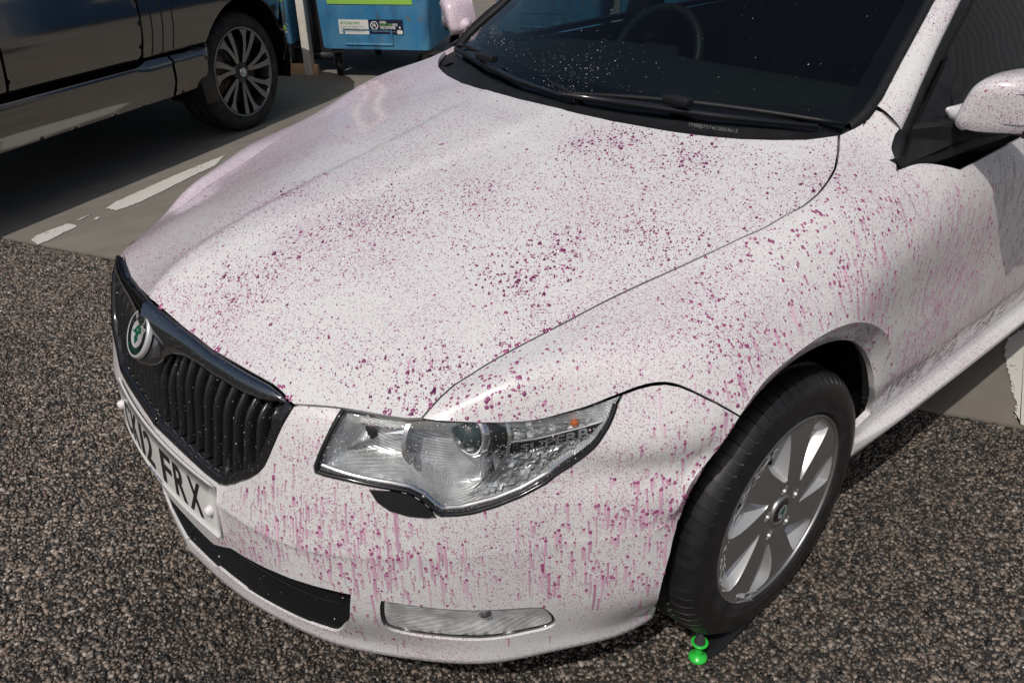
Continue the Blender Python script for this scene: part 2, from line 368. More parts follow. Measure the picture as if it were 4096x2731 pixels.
# traced outlines: u,v on the body surface, or metres
DATA = {"bumper":[[0.0,0.0],[0.15,0.0],[0.3,0.0],[0.5,0.0],[0.7,0.0],[0.9,0.0],[1.0,0.0],[1.1273,0.0],[1.1673,0.025],[1.1813,0.06],[1.1873,0.0948],[1.1868,0.1027],[1.1308,0.1666],[1.1208,0.1847],[1.1184,0.1982],[1.1184,0.2094],[1.12,0.2198],[1.1238,0.2328],[1.1291,0.2463],[1.1357,0.2601],[1.1436,0.2765],[1.1504,0.3311],[1.1575,0.3606],[1.1655,0.3755],[1.174,0.3924],[1.182,0.4158],[1.1889,0.4479],[1.197,0.4786],[1.2073,0.5008],[1.2162,0.5244],[1.2249,0.5467],[1.2431,0.5611],[1.1906,0.6153],[1.1596,0.6468],[1.1323,0.6674],[1.1066,0.6799],[1.084,0.685],[1.0607,0.686],[1.0367,0.6847],[1.0103,0.6813],[0.9997,0.6717],[0.989,0.6562],[0.9712,0.6299],[0.9519,0.5896],[0.9254,0.5257],[0.8906,0.4784],[0.8537,0.4495],[0.8153,0.4319],[0.7743,0.4202],[0.7461,0.418],[0.7155,0.4197],[0.7071,0.4276],[0.6903,0.456],[0.6741,0.4779],[0.6554,0.4909],[0.6233,0.4986],[0.5912,0.5044],[0.5555,0.5113],[0.5129,0.5165],[0.498,0.5203],[0.4959,0.5332],[0.5031,0.5599],[0.5135,0.5932],[0.5231,0.6302],[0.5298,0.6683],[0.4994,0.6628],[0.4521,0.6489],[0.4403,0.6406],[0.4335,0.6175],[0.4242,0.591],[0.4132,0.5605],[0.4004,0.5263],[0.39,0.5004],[0.3747,0.4748],[0.3471,0.4366],[0.3097,0.3994],[0.2833,0.3824],[0.2634,0.377],[0.2188,0.3754],[0.1501,0.3761],[0.0863,0.3771],[0.0,0.3784],[0.0,0.1908],[0.1,0.1886],[0.19,0.1864],[0.2732,0.2148],[0.35,0.2227],[0.4124,0.2273],[0.4727,0.2282],[0.521,0.2271],[0.5552,0.2248],[0.5542,0.2211],[0.5518,0.2128],[0.549,0.2036],[0.5463,0.1944],[0.5426,0.1834],[0.5363,0.1715],[0.5293,0.1619],[0.5206,0.1519],[0.5105,0.1422],[0.4984,0.1325],[0.4859,0.1239],[0.4748,0.1177],[0.4657,0.1148],[0.4578,0.1142],[0.4491,0.1141],[0.4332,0.1131],[0.4154,0.1122],[0.3968,0.1114],[0.3741,0.1108],[0.3498,0.1104],[0.325,0.1101],[0.2988,0.1101],[0.271,0.1104],[0.2416,0.1115],[0.2031,0.1149],[0.1614,0.117],[0.1411,0.1171],[0.12,0.1069],[0.0,0.1069]],"fog":[[0.6075,0.218],[0.6061,0.2148],[0.6041,0.2086],[0.6021,0.1986],[0.6006,0.1865],[0.5997,0.1763],[0.6001,0.167],[0.604,0.1601],[0.6108,0.155],[0.6256,0.1498],[0.6437,0.1464],[0.6644,0.1434],[0.6866,0.1411],[0.7107,0.1392],[0.7357,0.1376],[0.7576,0.1362],[0.7793,0.1351],[0.8008,0.1348],[0.8226,0.1349],[0.8506,0.1358],[0.8775,0.1371],[0.8964,0.1376],[0.9122,0.1395],[0.9205,0.142],[0.9257,0.1462],[0.926,0.152],[0.9242,0.1584],[0.9206,0.1652],[0.9157,0.1715],[0.9093,0.1778],[0.9028,0.1826],[0.8991,0.1842],[0.895,0.1852],[0.8813,0.1871],[0.8647,0.1886],[0.8461,0.1899],[0.826,0.1911],[0.7994,0.193],[0.7717,0.1951],[0.7475,0.1976],[0.7236,0.2005],[0.6963,0.2043],[0.6691,0.2085],[0.6307,0.2147]],"intake":[[0.0,0.1908],[0.1,0.1886],[0.19,0.1864],[0.2732,0.2148],[0.35,0.2227],[0.4124,0.2273],[0.4727,0.2282],[0.521,0.2271],[0.5552,0.2248],[0.5542,0.2211],[0.5518,0.2128],[0.549,0.2036],[0.5463,0.1944],[0.5426,0.1834],[0.5363,0.1715],[0.5293,0.1619],[0.5206,0.1519],[0.5105,0.1422],[0.4984,0.1325],[0.4859,0.1239],[0.4748,0.1177],[0.4657,0.1148],[0.4578,0.1142],[0.4491,0.1141],[0.4332,0.1131],[0.4154,0.1122],[0.3968,0.1114],[0.3741,0.1108],[0.3498,0.1104],[0.325,0.1101],[0.2988,0.1101],[0.271,0.1104],[0.2416,0.1115],[0.2031,0.1149],[0.1614,0.117],[0.1411,0.1171],[0.12,0.1069],[0.0,0.1069]],"head":[[0.53,0.6676],[0.5231,0.6302],[0.5135,0.5932],[0.5031,0.5599],[0.4959,0.5332],[0.498,0.5203],[0.5129,0.5165],[0.5555,0.5113],[0.5912,0.5044],[0.6233,0.4986],[0.6554,0.4909],[0.6741,0.4779],[0.6903,0.456],[0.7071,0.4276],[0.7155,0.4197],[0.7461,0.418],[0.7743,0.4202],[0.8153,0.4319],[0.8537,0.4495],[0.8906,0.4784],[0.9254,0.5257],[0.9519,0.5896],[0.9712,0.6299],[0.989,0.6562],[0.9997,0.6717],[1.0103,0.6813],[0.9873,0.6781],[0.9496,0.6716],[0.9063,0.666],[0.8628,0.6608],[0.8075,0.6621],[0.7671,0.6663],[0.7114,0.6742],[0.6755,0.6799],[0.6525,0.6738],[0.6178,0.6723],[0.5644,0.6706]],"washer":[[0.5969,0.4973],[0.6367,0.4941],[0.6633,0.485],[0.6823,0.4639],[0.6988,0.4372],[0.7059,0.4237],[0.6936,0.4226],[0.6618,0.4283],[0.6298,0.4443],[0.6107,0.4672]],"grille":[[0.4403,0.6406],[0.4335,0.6175],[0.4242,0.591],[0.4132,0.5605],[0.4004,0.5263],[0.39,0.5004],[0.3747,0.4748],[0.3471,0.4366],[0.3097,0.3994],[0.2833,0.3824],[0.2634,0.377],[0.2188,0.3754],[0.1501,0.3761],[0.0863,0.3771],[0.0,0.3784],[0.0,0.6658],[0.0332,0.6626],[0.0776,0.6594],[0.1188,0.6556],[0.1574,0.656],[0.2106,0.6538],[0.2616,0.6598],[0.3154,0.6652],[0.3541,0.6683],[0.3785,0.6689],[0.4052,0.6621],[0.4287,0.6477]],"gtop":[[0.0,0.6658],[0.0332,0.6626],[0.0776,0.6594],[0.1188,0.6556],[0.1574,0.656],[0.2106,0.6538],[0.2616,0.6598],[0.3154,0.6652],[0.3541,0.6683],[0.3785,0.6689],[0.4052,0.6621],[0.4287,0.6477],[0.4394,0.6434]],"barlow":[[0.4301,0.6431],[0.4135,0.6396],[0.3931,0.6314],[0.3709,0.6244],[0.3482,0.6207],[0.3196,0.6143],[0.3,0.6113],[0.2625,0.6089],[0.2263,0.6046],[0.1831,0.6047],[0.1434,0.6009],[0.1163,0.5951],[0.0941,0.5877],[0.0686,0.5748],[0.0507,0.563],[0.0315,0.5512]],"fender":[[0.6753,0.6807],[0.677,0.6871],[0.6808,0.7015],[0.6849,0.7163],[0.6888,0.7304],[0.6927,0.7473],[0.6967,0.7666],[0.7025,0.7859],[0.71,0.8003],[0.719,0.8092],[0.7282,0.8133],[0.7382,0.8149],[0.7489,0.8155],[0.7615,0.8157],[0.7749,0.8152],[0.7892,0.8135],[0.808,0.8105],[0.8276,0.8079],[0.8466,0.8067],[0.8646,0.8065],[0.8824,0.8067],[0.901,0.8074],[0.9243,0.8084],[0.9488,0.809],[0.9736,0.8092],[0.9991,0.8094],[1.0264,0.8098],[1.0568,0.8102],[1.092,0.8109],[1.1314,0.812],[1.17,0.8131],[1.2036,0.8135],[1.2334,0.8135],[1.2614,0.8133],[1.2886,0.8133],[1.3154,0.8134],[1.3423,0.8137],[1.3705,0.8144],[1.3997,0.8156],[1.4282,0.8169],[1.4507,0.8169],[1.4717,0.8164],[1.4927,0.8168],[1.514,0.8199],[1.5361,0.8249],[1.5561,0.8279],[1.5689,0.8263],[1.5801,0.8236],[1.5926,0.8229],[1.608,0.8248],[1.6242,0.828],[1.6404,0.8322],[1.6549,0.8368],[1.6694,0.8418],[1.6832,0.8466],[1.6953,0.8506],[1.7073,0.8546],[1.7196,0.8591],[1.733,0.8644],[1.7467,0.8698],[1.7611,0.875],[1.7819,0.8816],[1.8036,0.8883],[1.8111,0.8916],[1.8432,0.8865],[1.8685,0.8834],[1.8926,0.8823],[1.9125,0.8845],[1.925,0.8851],[1.925,0.8851],[1.932,0.8598],[1.9338,0.8325],[1.9319,0.8119],[1.9102,0.8098],[1.8822,0.8094],[1.852,0.8065],[1.823,0.7944],[1.8036,0.7543],[1.8035,0.7478],[1.8039,0.7343],[1.8046,0.7224],[1.8056,0.7134],[1.8069,0.7048],[1.8075,0.6969],[1.8073,0.691],[1.8066,0.6856],[1.805,0.6799],[1.8012,0.6717],[1.7964,0.6631],[1.792,0.6536],[1.7888,0.6399],[1.7883,0.6243],[1.7902,0.6084],[1.7928,0.5943],[1.7962,0.5803],[1.8003,0.5663],[1.8045,0.5531],[1.8083,0.5403],[1.8123,0.5267],[1.8174,0.5082],[1.8204,0.4895],[1.8213,0.473],[1.8211,0.4585],[1.8204,0.4445],[1.8205,0.4307],[1.8214,0.4196],[1.8229,0.4079],[1.8258,0.3943],[1.8303,0.3785],[1.8371,0.353],[1.8503,0.3381],[1.8717,0.3222],[1.8939,0.3068],[1.9029,0.2993],[1.9089,0.2878],[1.7616,0.2878],[1.8208,0.3003],[1.8058,0.313],[1.7909,0.3253],[1.7774,0.3388],[1.7683,0.3547],[1.7636,0.3773],[1.7588,0.3935],[1.7537,0.4055],[1.7478,0.4163],[1.7407,0.4265],[1.7329,0.4359],[1.7239,0.4454],[1.7137,0.455],[1.7033,0.4638],[1.6919,0.473],[1.6796,0.4823],[1.6665,0.4917],[1.6521,0.5013],[1.636,0.5109],[1.6142,0.5225],[1.5909,0.5337],[1.5681,0.5439],[1.5437,0.5537],[1.5206,0.5616],[1.4988,0.5681],[1.4745,0.5737],[1.4509,0.5777],[1.4281,0.5806],[1.4046,0.5828],[1.3813,0.5842],[1.3579,0.5853],[1.3342,0.5861],[1.3112,0.586],[1.2894,0.5846],[1.2688,0.581],[1.2511,0.5743],[1.2431,0.5611],[1.2297,0.5744],[1.207,0.5978],[1.1906,0.6153],[1.179,0.6276],[1.1689,0.638],[1.1596,0.6468],[1.1506,0.6547],[1.1415,0.6615],[1.1323,0.6674],[1.1238,0.6723],[1.1152,0.6765],[1.1066,0.6799],[1.0991,0.6822],[1.0917,0.6838],[1.084,0.685],[1.0763,0.6857],[1.0685,0.686],[1.0607,0.686],[1.0527,0.6858],[1.0448,0.6853],[1.0367,0.6847],[1.0279,0.6837],[1.019,0.6825],[1.0103,0.6813],[1.0027,0.6803],[0.9953,0.6792],[0.9873,0.6781],[0.9755,0.6761],[0.9627,0.6738],[0.9496,0.6716],[0.9355,0.6696],[0.9209,0.6678],[0.9063,0.666],[0.892,0.664],[0.8777,0.6621],[0.8628,0.6608],[0.8444,0.6604],[0.8254,0.661],[0.8075,0.6621],[0.7938,0.6631],[0.7808,0.6646],[0.7671,0.6663],[0.749,0.6687],[0.7296,0.6715],[0.7114,0.6742],[0.6963,0.6768],[0.6819,0.679],[0.6755,0.6799]],"doorshut":[[1.8199,0.7911],[1.8157,0.7854],[1.8081,0.7707],[1.8036,0.7543],[1.803,0.7426],[1.8038,0.7319],[1.8046,0.7224],[1.8056,0.7134],[1.8069,0.7048],[1.8075,0.6969],[1.8073,0.691],[1.8066,0.6856],[1.805,0.6799],[1.8012,0.6717],[1.7964,0.6631],[1.792,0.6536],[1.7888,0.6399],[1.7883,0.6243],[1.7902,0.6084],[1.7928,0.5943],[1.7962,0.5803],[1.8003,0.5663],[1.8045,0.5531],[1.8083,0.5403],[1.8123,0.5267],[1.8174,0.5082],[1.8204,0.4895],[1.8213,0.473],[1.8211,0.4585],[1.8204,0.4445],[1.8205,0.4307],[1.8214,0.4196],[1.8229,0.4079],[1.8258,0.3943],[1.8303,0.3785],[1.8371,0.353],[1.8503,0.3381],[1.8717,0.3222],[1.8939,0.3068],[1.9029,0.2993],[1.9089,0.2878]],"us":1.7616,"flare":[[1.1277,0.3708],[1.1319,0.3796],[1.1405,0.4048],[1.1471,0.4423],[1.1522,0.4698],[1.1591,0.49],[1.1654,0.5092],[1.1696,0.5322],[1.1734,0.5548],[1.1789,0.5747],[1.1881,0.5931],[1.201,0.6075],[1.2173,0.6177],[1.2353,0.6245],[1.2552,0.6291],[1.2763,0.6313],[1.2937,0.6312],[1.3113,0.63],[1.3299,0.6284],[1.351,0.6266],[1.3724,0.625],[1.3938,0.6234],[1.4172,0.6217],[1.4409,0.6199],[1.4639,0.6175],[1.4834,0.6144],[1.5029,0.6106],[1.5216,0.6061],[1.5347,0.6025],[1.5476,0.5984],[1.5615,0.5932],[1.5771,0.5865],[1.5946,0.5781],[1.6137,0.5683],[1.6329,0.5578],[1.6528,0.5463],[1.6723,0.5343],[1.6916,0.5215],[1.7097,0.5085],[1.7254,0.4962],[1.7385,0.4847],[1.7502,0.4741],[1.7608,0.4644],[1.7703,0.4552],[1.7785,0.4464],[1.786,0.4375],[1.7939,0.4266],[1.8009,0.4147],[1.8076,0.4017],[1.8155,0.3822],[1.8263,0.3486],[1.8362,0.3392]],"crease":[[0.2871,0.3625],[0.3453,0.3588],[0.4127,0.364],[0.4414,0.3658],[0.5,0.3695],[0.5913,0.3654],[0.6605,0.353],[0.7537,0.3466],[0.8127,0.3425],[0.8874,0.3475]],"win":[[1.9329,0.8111],[1.9102,0.8098],[1.8822,0.8094],[1.852,0.8065],[1.823,0.7944]],"hood_shut":[[0.5898,-0.6684,0.7167],[0.5885,-0.6496,0.727],[0.5868,-0.6266,0.7374],[0.5843,-0.5956,0.7463],[0.5891,-0.5704,0.7544],[0.5956,-0.5384,0.7656],[0.6073,-0.4914,0.7802],[0.6179,-0.4424,0.7921],[0.6331,-0.3763,0.8085],[0.6501,-0.3099,0.8267],[0.6685,-0.2428,0.8427],[0.6868,-0.173,0.8565],[0.7055,-0.1013,0.8717],[0.7268,-0.0311,0.8894],[0.745,0.0192,0.9025],[0.7534,0.0715,0.9155],[0.7627,0.109,0.9247],[0.7612,0.1616,0.9365],[0.75,0.2139,0.9484],[0.7355,0.2595,0.96],[0.7109,0.3069,0.9757],[0.6808,0.355,0.9971]],"hood_front":[[0.0,-0.8802,0.7901],[0.0331,-0.8763,0.784],[0.077,-0.8706,0.7759],[0.1175,-0.8657,0.768],[0.1552,-0.8596,0.7627],[0.2067,-0.8527,0.7546],[0.2552,-0.8427,0.751],[0.3056,-0.8317,0.7465],[0.3413,-0.8228,0.743],[0.3636,-0.8168,0.7403],[0.3887,-0.813,0.735],[0.4117,-0.8121,0.7267],[0.4215,-0.81,0.7236],[0.4312,-0.8025,0.725],[0.4655,-0.774,0.7256],[0.4867,-0.7556,0.7242],[0.5114,-0.7358,0.7216],[0.5502,-0.7056,0.7173],[0.5751,-0.685,0.7154],[0.5897,-0.6699,0.7159]],"hood_rear":[[0.0,0.07,1.004],[0.1,0.074,1.004],[0.194,0.086,1.002],[0.271,0.103,0.998],[0.338,0.131,0.993],[0.408,0.158,0.989],[0.474,0.188,0.987],[0.535,0.219,0.987],[0.589,0.258,0.988],[0.638,0.301,0.99],[0.679,0.36,0.997]],"hood_ctr":[[0.0,-0.86,0.808],[0.0,-0.82,0.828],[0.0,-0.75,0.852],[0.0,-0.6,0.888],[0.0,-0.4,0.921],[0.0,-0.2,0.954],[0.0,-0.05,0.981]],"clusters":[[0.334,0.032,0.973,0.068,9,5.5],[0.292,0.007,0.975,0.0342,6,6],[0.501,0.091,0.959,0.0518,8,5],[0.467,0.103,0.968,0.0383,5,5],[0.609,0.178,0.964,0.0426,6,3.5],[0.545,0.012,0.933,0.0541,4,3.2],[0.395,0.02,0.961,0.0664,4,3.5],[0.346,-0.109,0.941,0.1014,2.5,2.6],[0.279,-0.231,0.926,0.0999,2.2,2.6],[0.245,-0.284,0.921,0.0408,4,4],[0.176,-0.431,0.903,0.0806,5,3.4],[0.164,-0.465,0.899,0.0536,6,4.2],[0.161,-0.545,0.883,0.0527,4,3.2],[0.132,-0.607,0.874,0.0439,5,4],[0.126,-0.662,0.861,0.0524,4,3.2],[0.125,-0.756,0.827,0.0388,6,5],[0.157,-0.718,0.834,0.0427,4,3.5],[0.145,-0.805,0.797,0.0512,4,3.5],[0.091,-0.824,0.801,0.0437,2.5,3],[-0.064,-0.495,0.904,0.0394,6,4.5],[-0.058,-0.583,0.889,0.0386,4,3.6],[-0.05,-0.535,0.898,0.0291,5,4.2],[-0.016,-0.664,0.874,0.0467,2.5,2.4],[-0.045,-0.758,0.845,0.0656,2.5,2.2],[-0.054,-0.823,0.815,0.0563,2,2.4],[0.503,-0.317,0.859,0.0446,9,5.5],[0.506,-0.373,0.843,0.0477,8,5],[0.505,-0.285,0.868,0.0328,8,5],[0.505,-0.252,0.876,0.0331,7,4.5],[0.506,-0.394,0.837,0.0197,6,7],[0.451,-0.399,0.85,0.0322,5,5],[0.541,-0.183,0.885,0.0503,4,3.4],[0.592,-0.118,0.89,0.0422,6,4.6],[0.651,-0.112,0.88,0.0333,5,4.5],[0.58,-0.079,0.903,0.0603,3.5,3],[0.636,-0.19,0.863,0.0405,3,3],[0.576,-0.276,0.853,0.048,3,3],[0.375,-0.313,0.89,0.0853,2.5,2.4],[0.295,-0.464,0.873,0.1012,1.8,2.3],[0.341,-0.383,0.882,0.0508,3,3],[0.305,-0.581,0.841,0.0653,1.5,2.4],[0.577,-0.437,0.805,0.0455,3,3.4],[0.589,-0.488,0.786,0.0186,6,5],[0.579,-0.408,0.812,0.023,4,4],[0.55,-0.591,0.759,0.0443,3,4],[0.539,-0.637,0.747,0.044,3.5,4.5],[0.47,-0.678,0.759,0.0374,3,4],[0.458,-0.723,0.746,0.0224,4,5],[0.4,-0.729,0.766,0.0458,2.5,3.5],[0.351,-0.742,0.776,0.0467,2,3],[0.296,-0.744,0.789,0.0399,2,3],[0.217,-0.762,0.8,0.0413,2.5,3],[0.541,-0.666,0.735,0.0292,5,5],[0.602,-0.595,0.742,0.0253,5,5],[0.578,-0.65,0.729,0.0216,6,5],[-0.339,-0.422,0.873,0.0904,1.2,2],[-0.09,-0.249,0.943,0.0945,1.0,2],[-0.045,-0.091,0.973,0.0858,1,2],[0.085,0.002,0.99,0.0629,1,2],[-0.652,0.078,0.933,0.083,1.5,2],[0.645,0.009,0.915,0.07,1.5,3],[0.696,0.049,0.918,0.0351,2,4],[0.708,0.127,0.937,0.0361,1.8,4],[0.728,0.184,0.946,0.0276,3,4],[0.756,0.114,0.926,0.0266,3,4.5],[0.687,0.289,0.976,0.0292,3,4],[0.683,-0.393,0.805,0.0332,7,5],[0.687,-0.355,0.813,0.0299,4,4],[0.675,-0.426,0.797,0.0293,4,5],[0.731,-0.158,0.851,0.0717,3,3],[0.795,-0.177,0.829,0.0544,4,4.5],[0.786,-0.044,0.867,0.066,3.5,4],[0.794,0.074,0.904,0.0692,3.5,5],[0.8,0.222,0.937,0.0646,4,5.5],[0.87,0.189,0.859,0.0726,4,5],[0.86,0.102,0.847,0.0611,4,5],[0.86,0.292,0.899,0.0569,4,5],[0.85,-0.184,0.794,0.0615,4,5],[0.793,-0.21,0.823,0.046,5,5],[0.821,-0.308,0.78,0.044,2,3],[0.804,-0.352,0.765,0.0436,1.5,3],[0.663,-0.514,0.777,0.0571,3,5],[0.646,-0.575,0.754,0.0425,4,5],[0.728,-0.438,0.775,0.043,2,4.5],[0.748,-0.397,0.784,0.0433,2,3],[0.636,-0.604,0.736,0.0355,4,5],[0.708,-0.507,0.737,0.0427,3,4],[0.731,0.364,0.978,0.0598,3,3],[0.852,-0.062,0.81,0.0732,4,5],[0.884,0.034,0.789,0.0681,4,5],[0.889,-0.227,0.734,0.0379,3,5],[0.872,-0.317,0.705,0.0443,2,4.5],[0.894,-0.28,0.655,0.0456,3,5.5],[0.844,-0.387,0.636,0.0445,2.5,4.5],[0.871,-0.354,0.56,0.0462,5,6],[0.845,-0.402,0.552,0.0459,4,5],[0.828,-0.435,0.512,0.0463,4,5],[0.881,-0.345,0.493,0.0397,5,6],[0.821,-0.454,0.418,0.0481,3,5],[0.857,-0.403,0.42,0.0485,4,5.5],[0.774,-0.516,0.475,0.0466,3,5],[0.729,-0.577,0.512,0.0532,3,4.5],[0.428,-0.87,0.547,0.0476,6,4.5],[0.479,-0.851,0.53,0.047,7,4.5],[0.517,-0.817,0.564,0.0381,6,4],[0.431,-0.883,0.487,0.0486,6,4.5],[0.495,-0.852,0.472,0.0478,8,4.5],[0.546,-0.808,0.51,0.0463,7,4.5],[0.579,-0.784,0.458,0.047,7,4.5],[0.543,-0.817,0.433,0.0479,6,4.5],[0.598,-0.765,0.418,0.0397,6,4.5],[0.624,-0.734,0.458,0.0466,4,4.5],[0.347,-0.91,0.477,0.0337,4,4],[0.325,-0.914,0.401,0.0351,4,4.5],[0.398,-0.896,0.41,0.0339,5,4.5],[0.461,-0.819,0.67,0.0375,3.5,3.5],[0.461,-0.834,0.623,0.0304,3,3.5],[0.467,-0.791,0.712,0.0296,2,3],[0.548,-0.781,0.6,0.0373,4,3.5],[0.597,-0.75,0.548,0.0376,4,3.5],[0.656,-0.689,0.502,0.0456,3,4],[0.691,-0.645,0.449,0.0467,3,4.5],[0.668,-0.677,0.401,0.0398,3,4],[0.903,0.412,0.804,0.081,3,4],[0.887,0.504,0.881,0.0627,3,3.5],[0.902,0.694,0.678,0.0934,3,4],[0.9,0.504,0.63,0.0872,3,4],[0.905,0.746,0.772,0.094,2.5,4],[0.901,0.441,0.543,0.0649,3,4],[0.896,0.208,0.683,0.0759,3.5,4.5]],"h_divider":[[0.6511,0.6717],[0.65,0.6319],[0.6477,0.5942],[0.6507,0.5688],[0.6624,0.5509]],"h_fold":[[0.5113,0.5373],[0.5456,0.5639],[0.5816,0.5887]],"h_blackslit":[[0.5664,0.668],[0.5764,0.6222],[0.5816,0.5887]],"h_proj":[[0.7539,0.6308]],"h_bowl":[[0.8162,0.6608],[0.8193,0.6323],[0.8161,0.5777],[0.8045,0.5222],[0.7815,0.5009]],"h_sigtop":[[0.8224,0.6585],[0.8651,0.6586],[0.9119,0.6649],[0.9502,0.6707],[0.9841,0.6765]],"h_sigmid":[[0.82,0.6128],[0.8627,0.62],[0.9086,0.634],[0.9463,0.6441],[0.9722,0.6514]],"h_black_lo":[[0.823,0.5691],[0.8522,0.5787],[0.8923,0.597],[0.9248,0.613],[0.9542,0.6277]],"h_low_lo":[[0.7597,0.4533],[0.8062,0.4591],[0.8468,0.4752],[0.8864,0.5003],[0.9239,0.5689]],"h_low_up":[[0.8237,0.5606],[0.8528,0.5717],[0.8927,0.5907],[0.9249,0.6085],[0.9513,0.6214]],"h_bulbs":[[0.9011,0.6595],[0.9284,0.6488]],"h_text":[[0.8374,0.5862],[0.9493,0.6257]],"h_lowtrim":[[0.5048,0.531],[0.5565,0.5185],[0.5952,0.5115],[0.629,0.5058],[0.6623,0.497],[0.6832,0.48],[0.7005,0.4522],[0.7159,0.4329],[0.7527,0.4321],[0.812,0.4474],[0.8521,0.467],[0.8948,0.501],[0.9281,0.5686]],"h_ring":[[0.7523,0.632]],"h_wedge":[[0.6025,0.6099],[0.6408,0.6512],[0.6517,0.6322],[0.6397,0.6169]],"slat_top":[[0.1907,0.5853],[0.2298,0.5893]],"arch":[[1.1357,0.2601],[1.1575,0.3606],[1.182,0.4158],[1.2073,0.5008],[1.2366,0.5637],[1.2894,0.5846],[1.3579,0.5853],[1.4281,0.5806],[1.4988,0.5681],[1.5681,0.5439],[1.636,0.5109],[1.6796,0.4823],[1.7137,0.455],[1.7407,0.4265],[1.7588,0.3935],[1.7774,0.3388]],"silltop":[[1.8796,0.2614],[2.0094,0.2728],[2.2413,0.2741],[2.4952,0.2774],[2.7177,0.2861]],"fender_tail":[[1.9063,0.2664],[1.8428,0.2205],[1.7731,0.15]],"gframe":[[0.4403,0.6406],[0.4335,0.6175],[0.4242,0.591],[0.4132,0.5605],[0.4004,0.5263],[0.39,0.5004],[0.3747,0.4748],[0.3471,0.4366],[0.3097,0.3994],[0.2833,0.3824],[0.2634,0.377],[0.2188,0.3754],[0.1501,0.3761],[0.0863,0.3771],[0.0,0.3784]],"bumplow_c":[[0.0,0.1908],[0.1,0.1886],[0.2373,0.2126],[0.2732,0.2148],[0.35,0.2227],[0.4124,0.2273],[0.4727,0.2282],[0.521,0.2271],[0.5551,0.2244]],"liptop_c":[[0.0,0.1069],[0.12,0.1069],[0.1411,0.1171],[0.2416,0.1115],[0.325,0.1101],[0.3968,0.1114],[0.4491,0.1141],[0.4748,0.1177],[0.56,0.1277]],"line1":[[[-2.7406,-0.6306],[-2.7881,-0.6043],[-2.8195,-0.5502],[-2.8383,-0.4995],[-2.8586,-0.4345],[-2.8299,-0.4191],[-2.7835,-0.409],[-2.7433,-0.4842],[-2.7069,-0.5372],[-2.6783,-0.5871],[-2.6733,-0.6169]],[[-2.9476,-0.2241],[-3.0264,-0.1333],[-3.1139,0.0327],[-3.2396,0.2606],[-3.3446,0.4952],[-3.4048,0.6341],[-3.2448,0.5004],[-3.1748,0.3659],[-2.9971,0.0775],[-2.8976,-0.103],[-2.883,-0.1883]],[[-2.8761,-0.3892],[-2.9071,-0.3367],[-2.9215,-0.2957],[-2.9041,-0.3133],[-2.8728,-0.371]],[[-2.8365,-0.3132],[-2.8543,-0.2967],[-2.8388,-0.2857],[-2.8146,-0.3102]]],"line2":[[-1.0446,5.4231],[0.7394,1.8431],[0.7316,1.7365],[0.7462,1.6576],[0.7784,1.5814],[0.824,1.4915],[0.8565,1.4352],[0.8847,1.3734],[0.9186,1.3193],[0.9412,1.2445],[0.9741,1.2062],[1.0904,1.2642],[1.0576,1.3025],[1.035,1.3773],[1.001,1.4313],[0.9728,1.4932],[0.9403,1.5495],[0.8948,1.6394],[0.8625,1.7156],[0.8479,1.7945],[0.8558,1.901],[-0.9282,5.481]],"stick":{"white":[0.1693,0.4224,0.366,0.477],"navy":[0.4267,0.7136,0.3699,0.4802],"green":[0.0911,0.8047,0.5936,0.8936]},"bin0":[-4.879,2.188],"bin1":[-5.9805,1.5493],"guide":[0.8573,-0.1935],"n_head":25,"seal_out":[[0.803,0.3838,0.9428],[0.788,0.4019,0.9616],[0.778,0.4195,0.9783],[0.768,0.444,0.9911],[0.76,0.4682,1.001],[0.744,0.5243,1.0319],[0.733,0.571,1.0707],[0.713,0.6569,1.1308],[0.69,0.7789,1.2187]],"seal_in":[[0.7935,0.4296,0.9547],[0.7836,0.4472,0.9689],[0.7759,0.4658,0.9809],[0.7674,0.4954,0.9919],[0.7596,0.5241,1.0019],[0.7447,0.5748,1.0306],[0.7348,0.6134,1.0642],[0.7151,0.7066,1.1244],[0.6917,0.847,1.2122]],"mcorner":[[0.803,0.3951,0.9476],[0.7839,0.4502,0.9805],[0.7597,0.5421,1.0294],[0.7377,0.6288,1.0749],[0.7214,0.6836,1.1055],[0.7327,0.6746,1.0939],[0.7536,0.6479,1.069],[0.7856,0.6004,1.0289],[0.833,0.5293,0.9691]],"archfull":[[1.1208,0.1847],[1.1181,0.2001],[1.12,0.2198],[1.1263,0.2395],[1.1357,0.2601],[1.1474,0.2879],[1.1575,0.3606],[1.1697,0.3833],[1.182,0.4158],[1.1926,0.4645],[1.2073,0.5008],[1.2204,0.536],[1.2366,0.5637],[1.2595,0.5781],[1.2894,0.5846],[1.3226,0.5862],[1.3579,0.5853],[1.393,0.5835],[1.4281,0.5806],[1.4626,0.5758],[1.4988,0.5681],[1.5319,0.5579],[1.5681,0.5439],[1.6026,0.5282],[1.636,0.5109],[1.6595,0.4965],[1.6796,0.4823],[1.6977,0.4684],[1.7137,0.455],[1.7286,0.4406],[1.7407,0.4265],[1.7509,0.411],[1.7588,0.3935],[1.7656,0.3659],[1.7774,0.3388],[1.7983,0.3191],[1.8208,0.3003],[1.8327,0.2766],[1.8161,0.2476],[1.7813,0.1934],[1.7731,0.15]]}
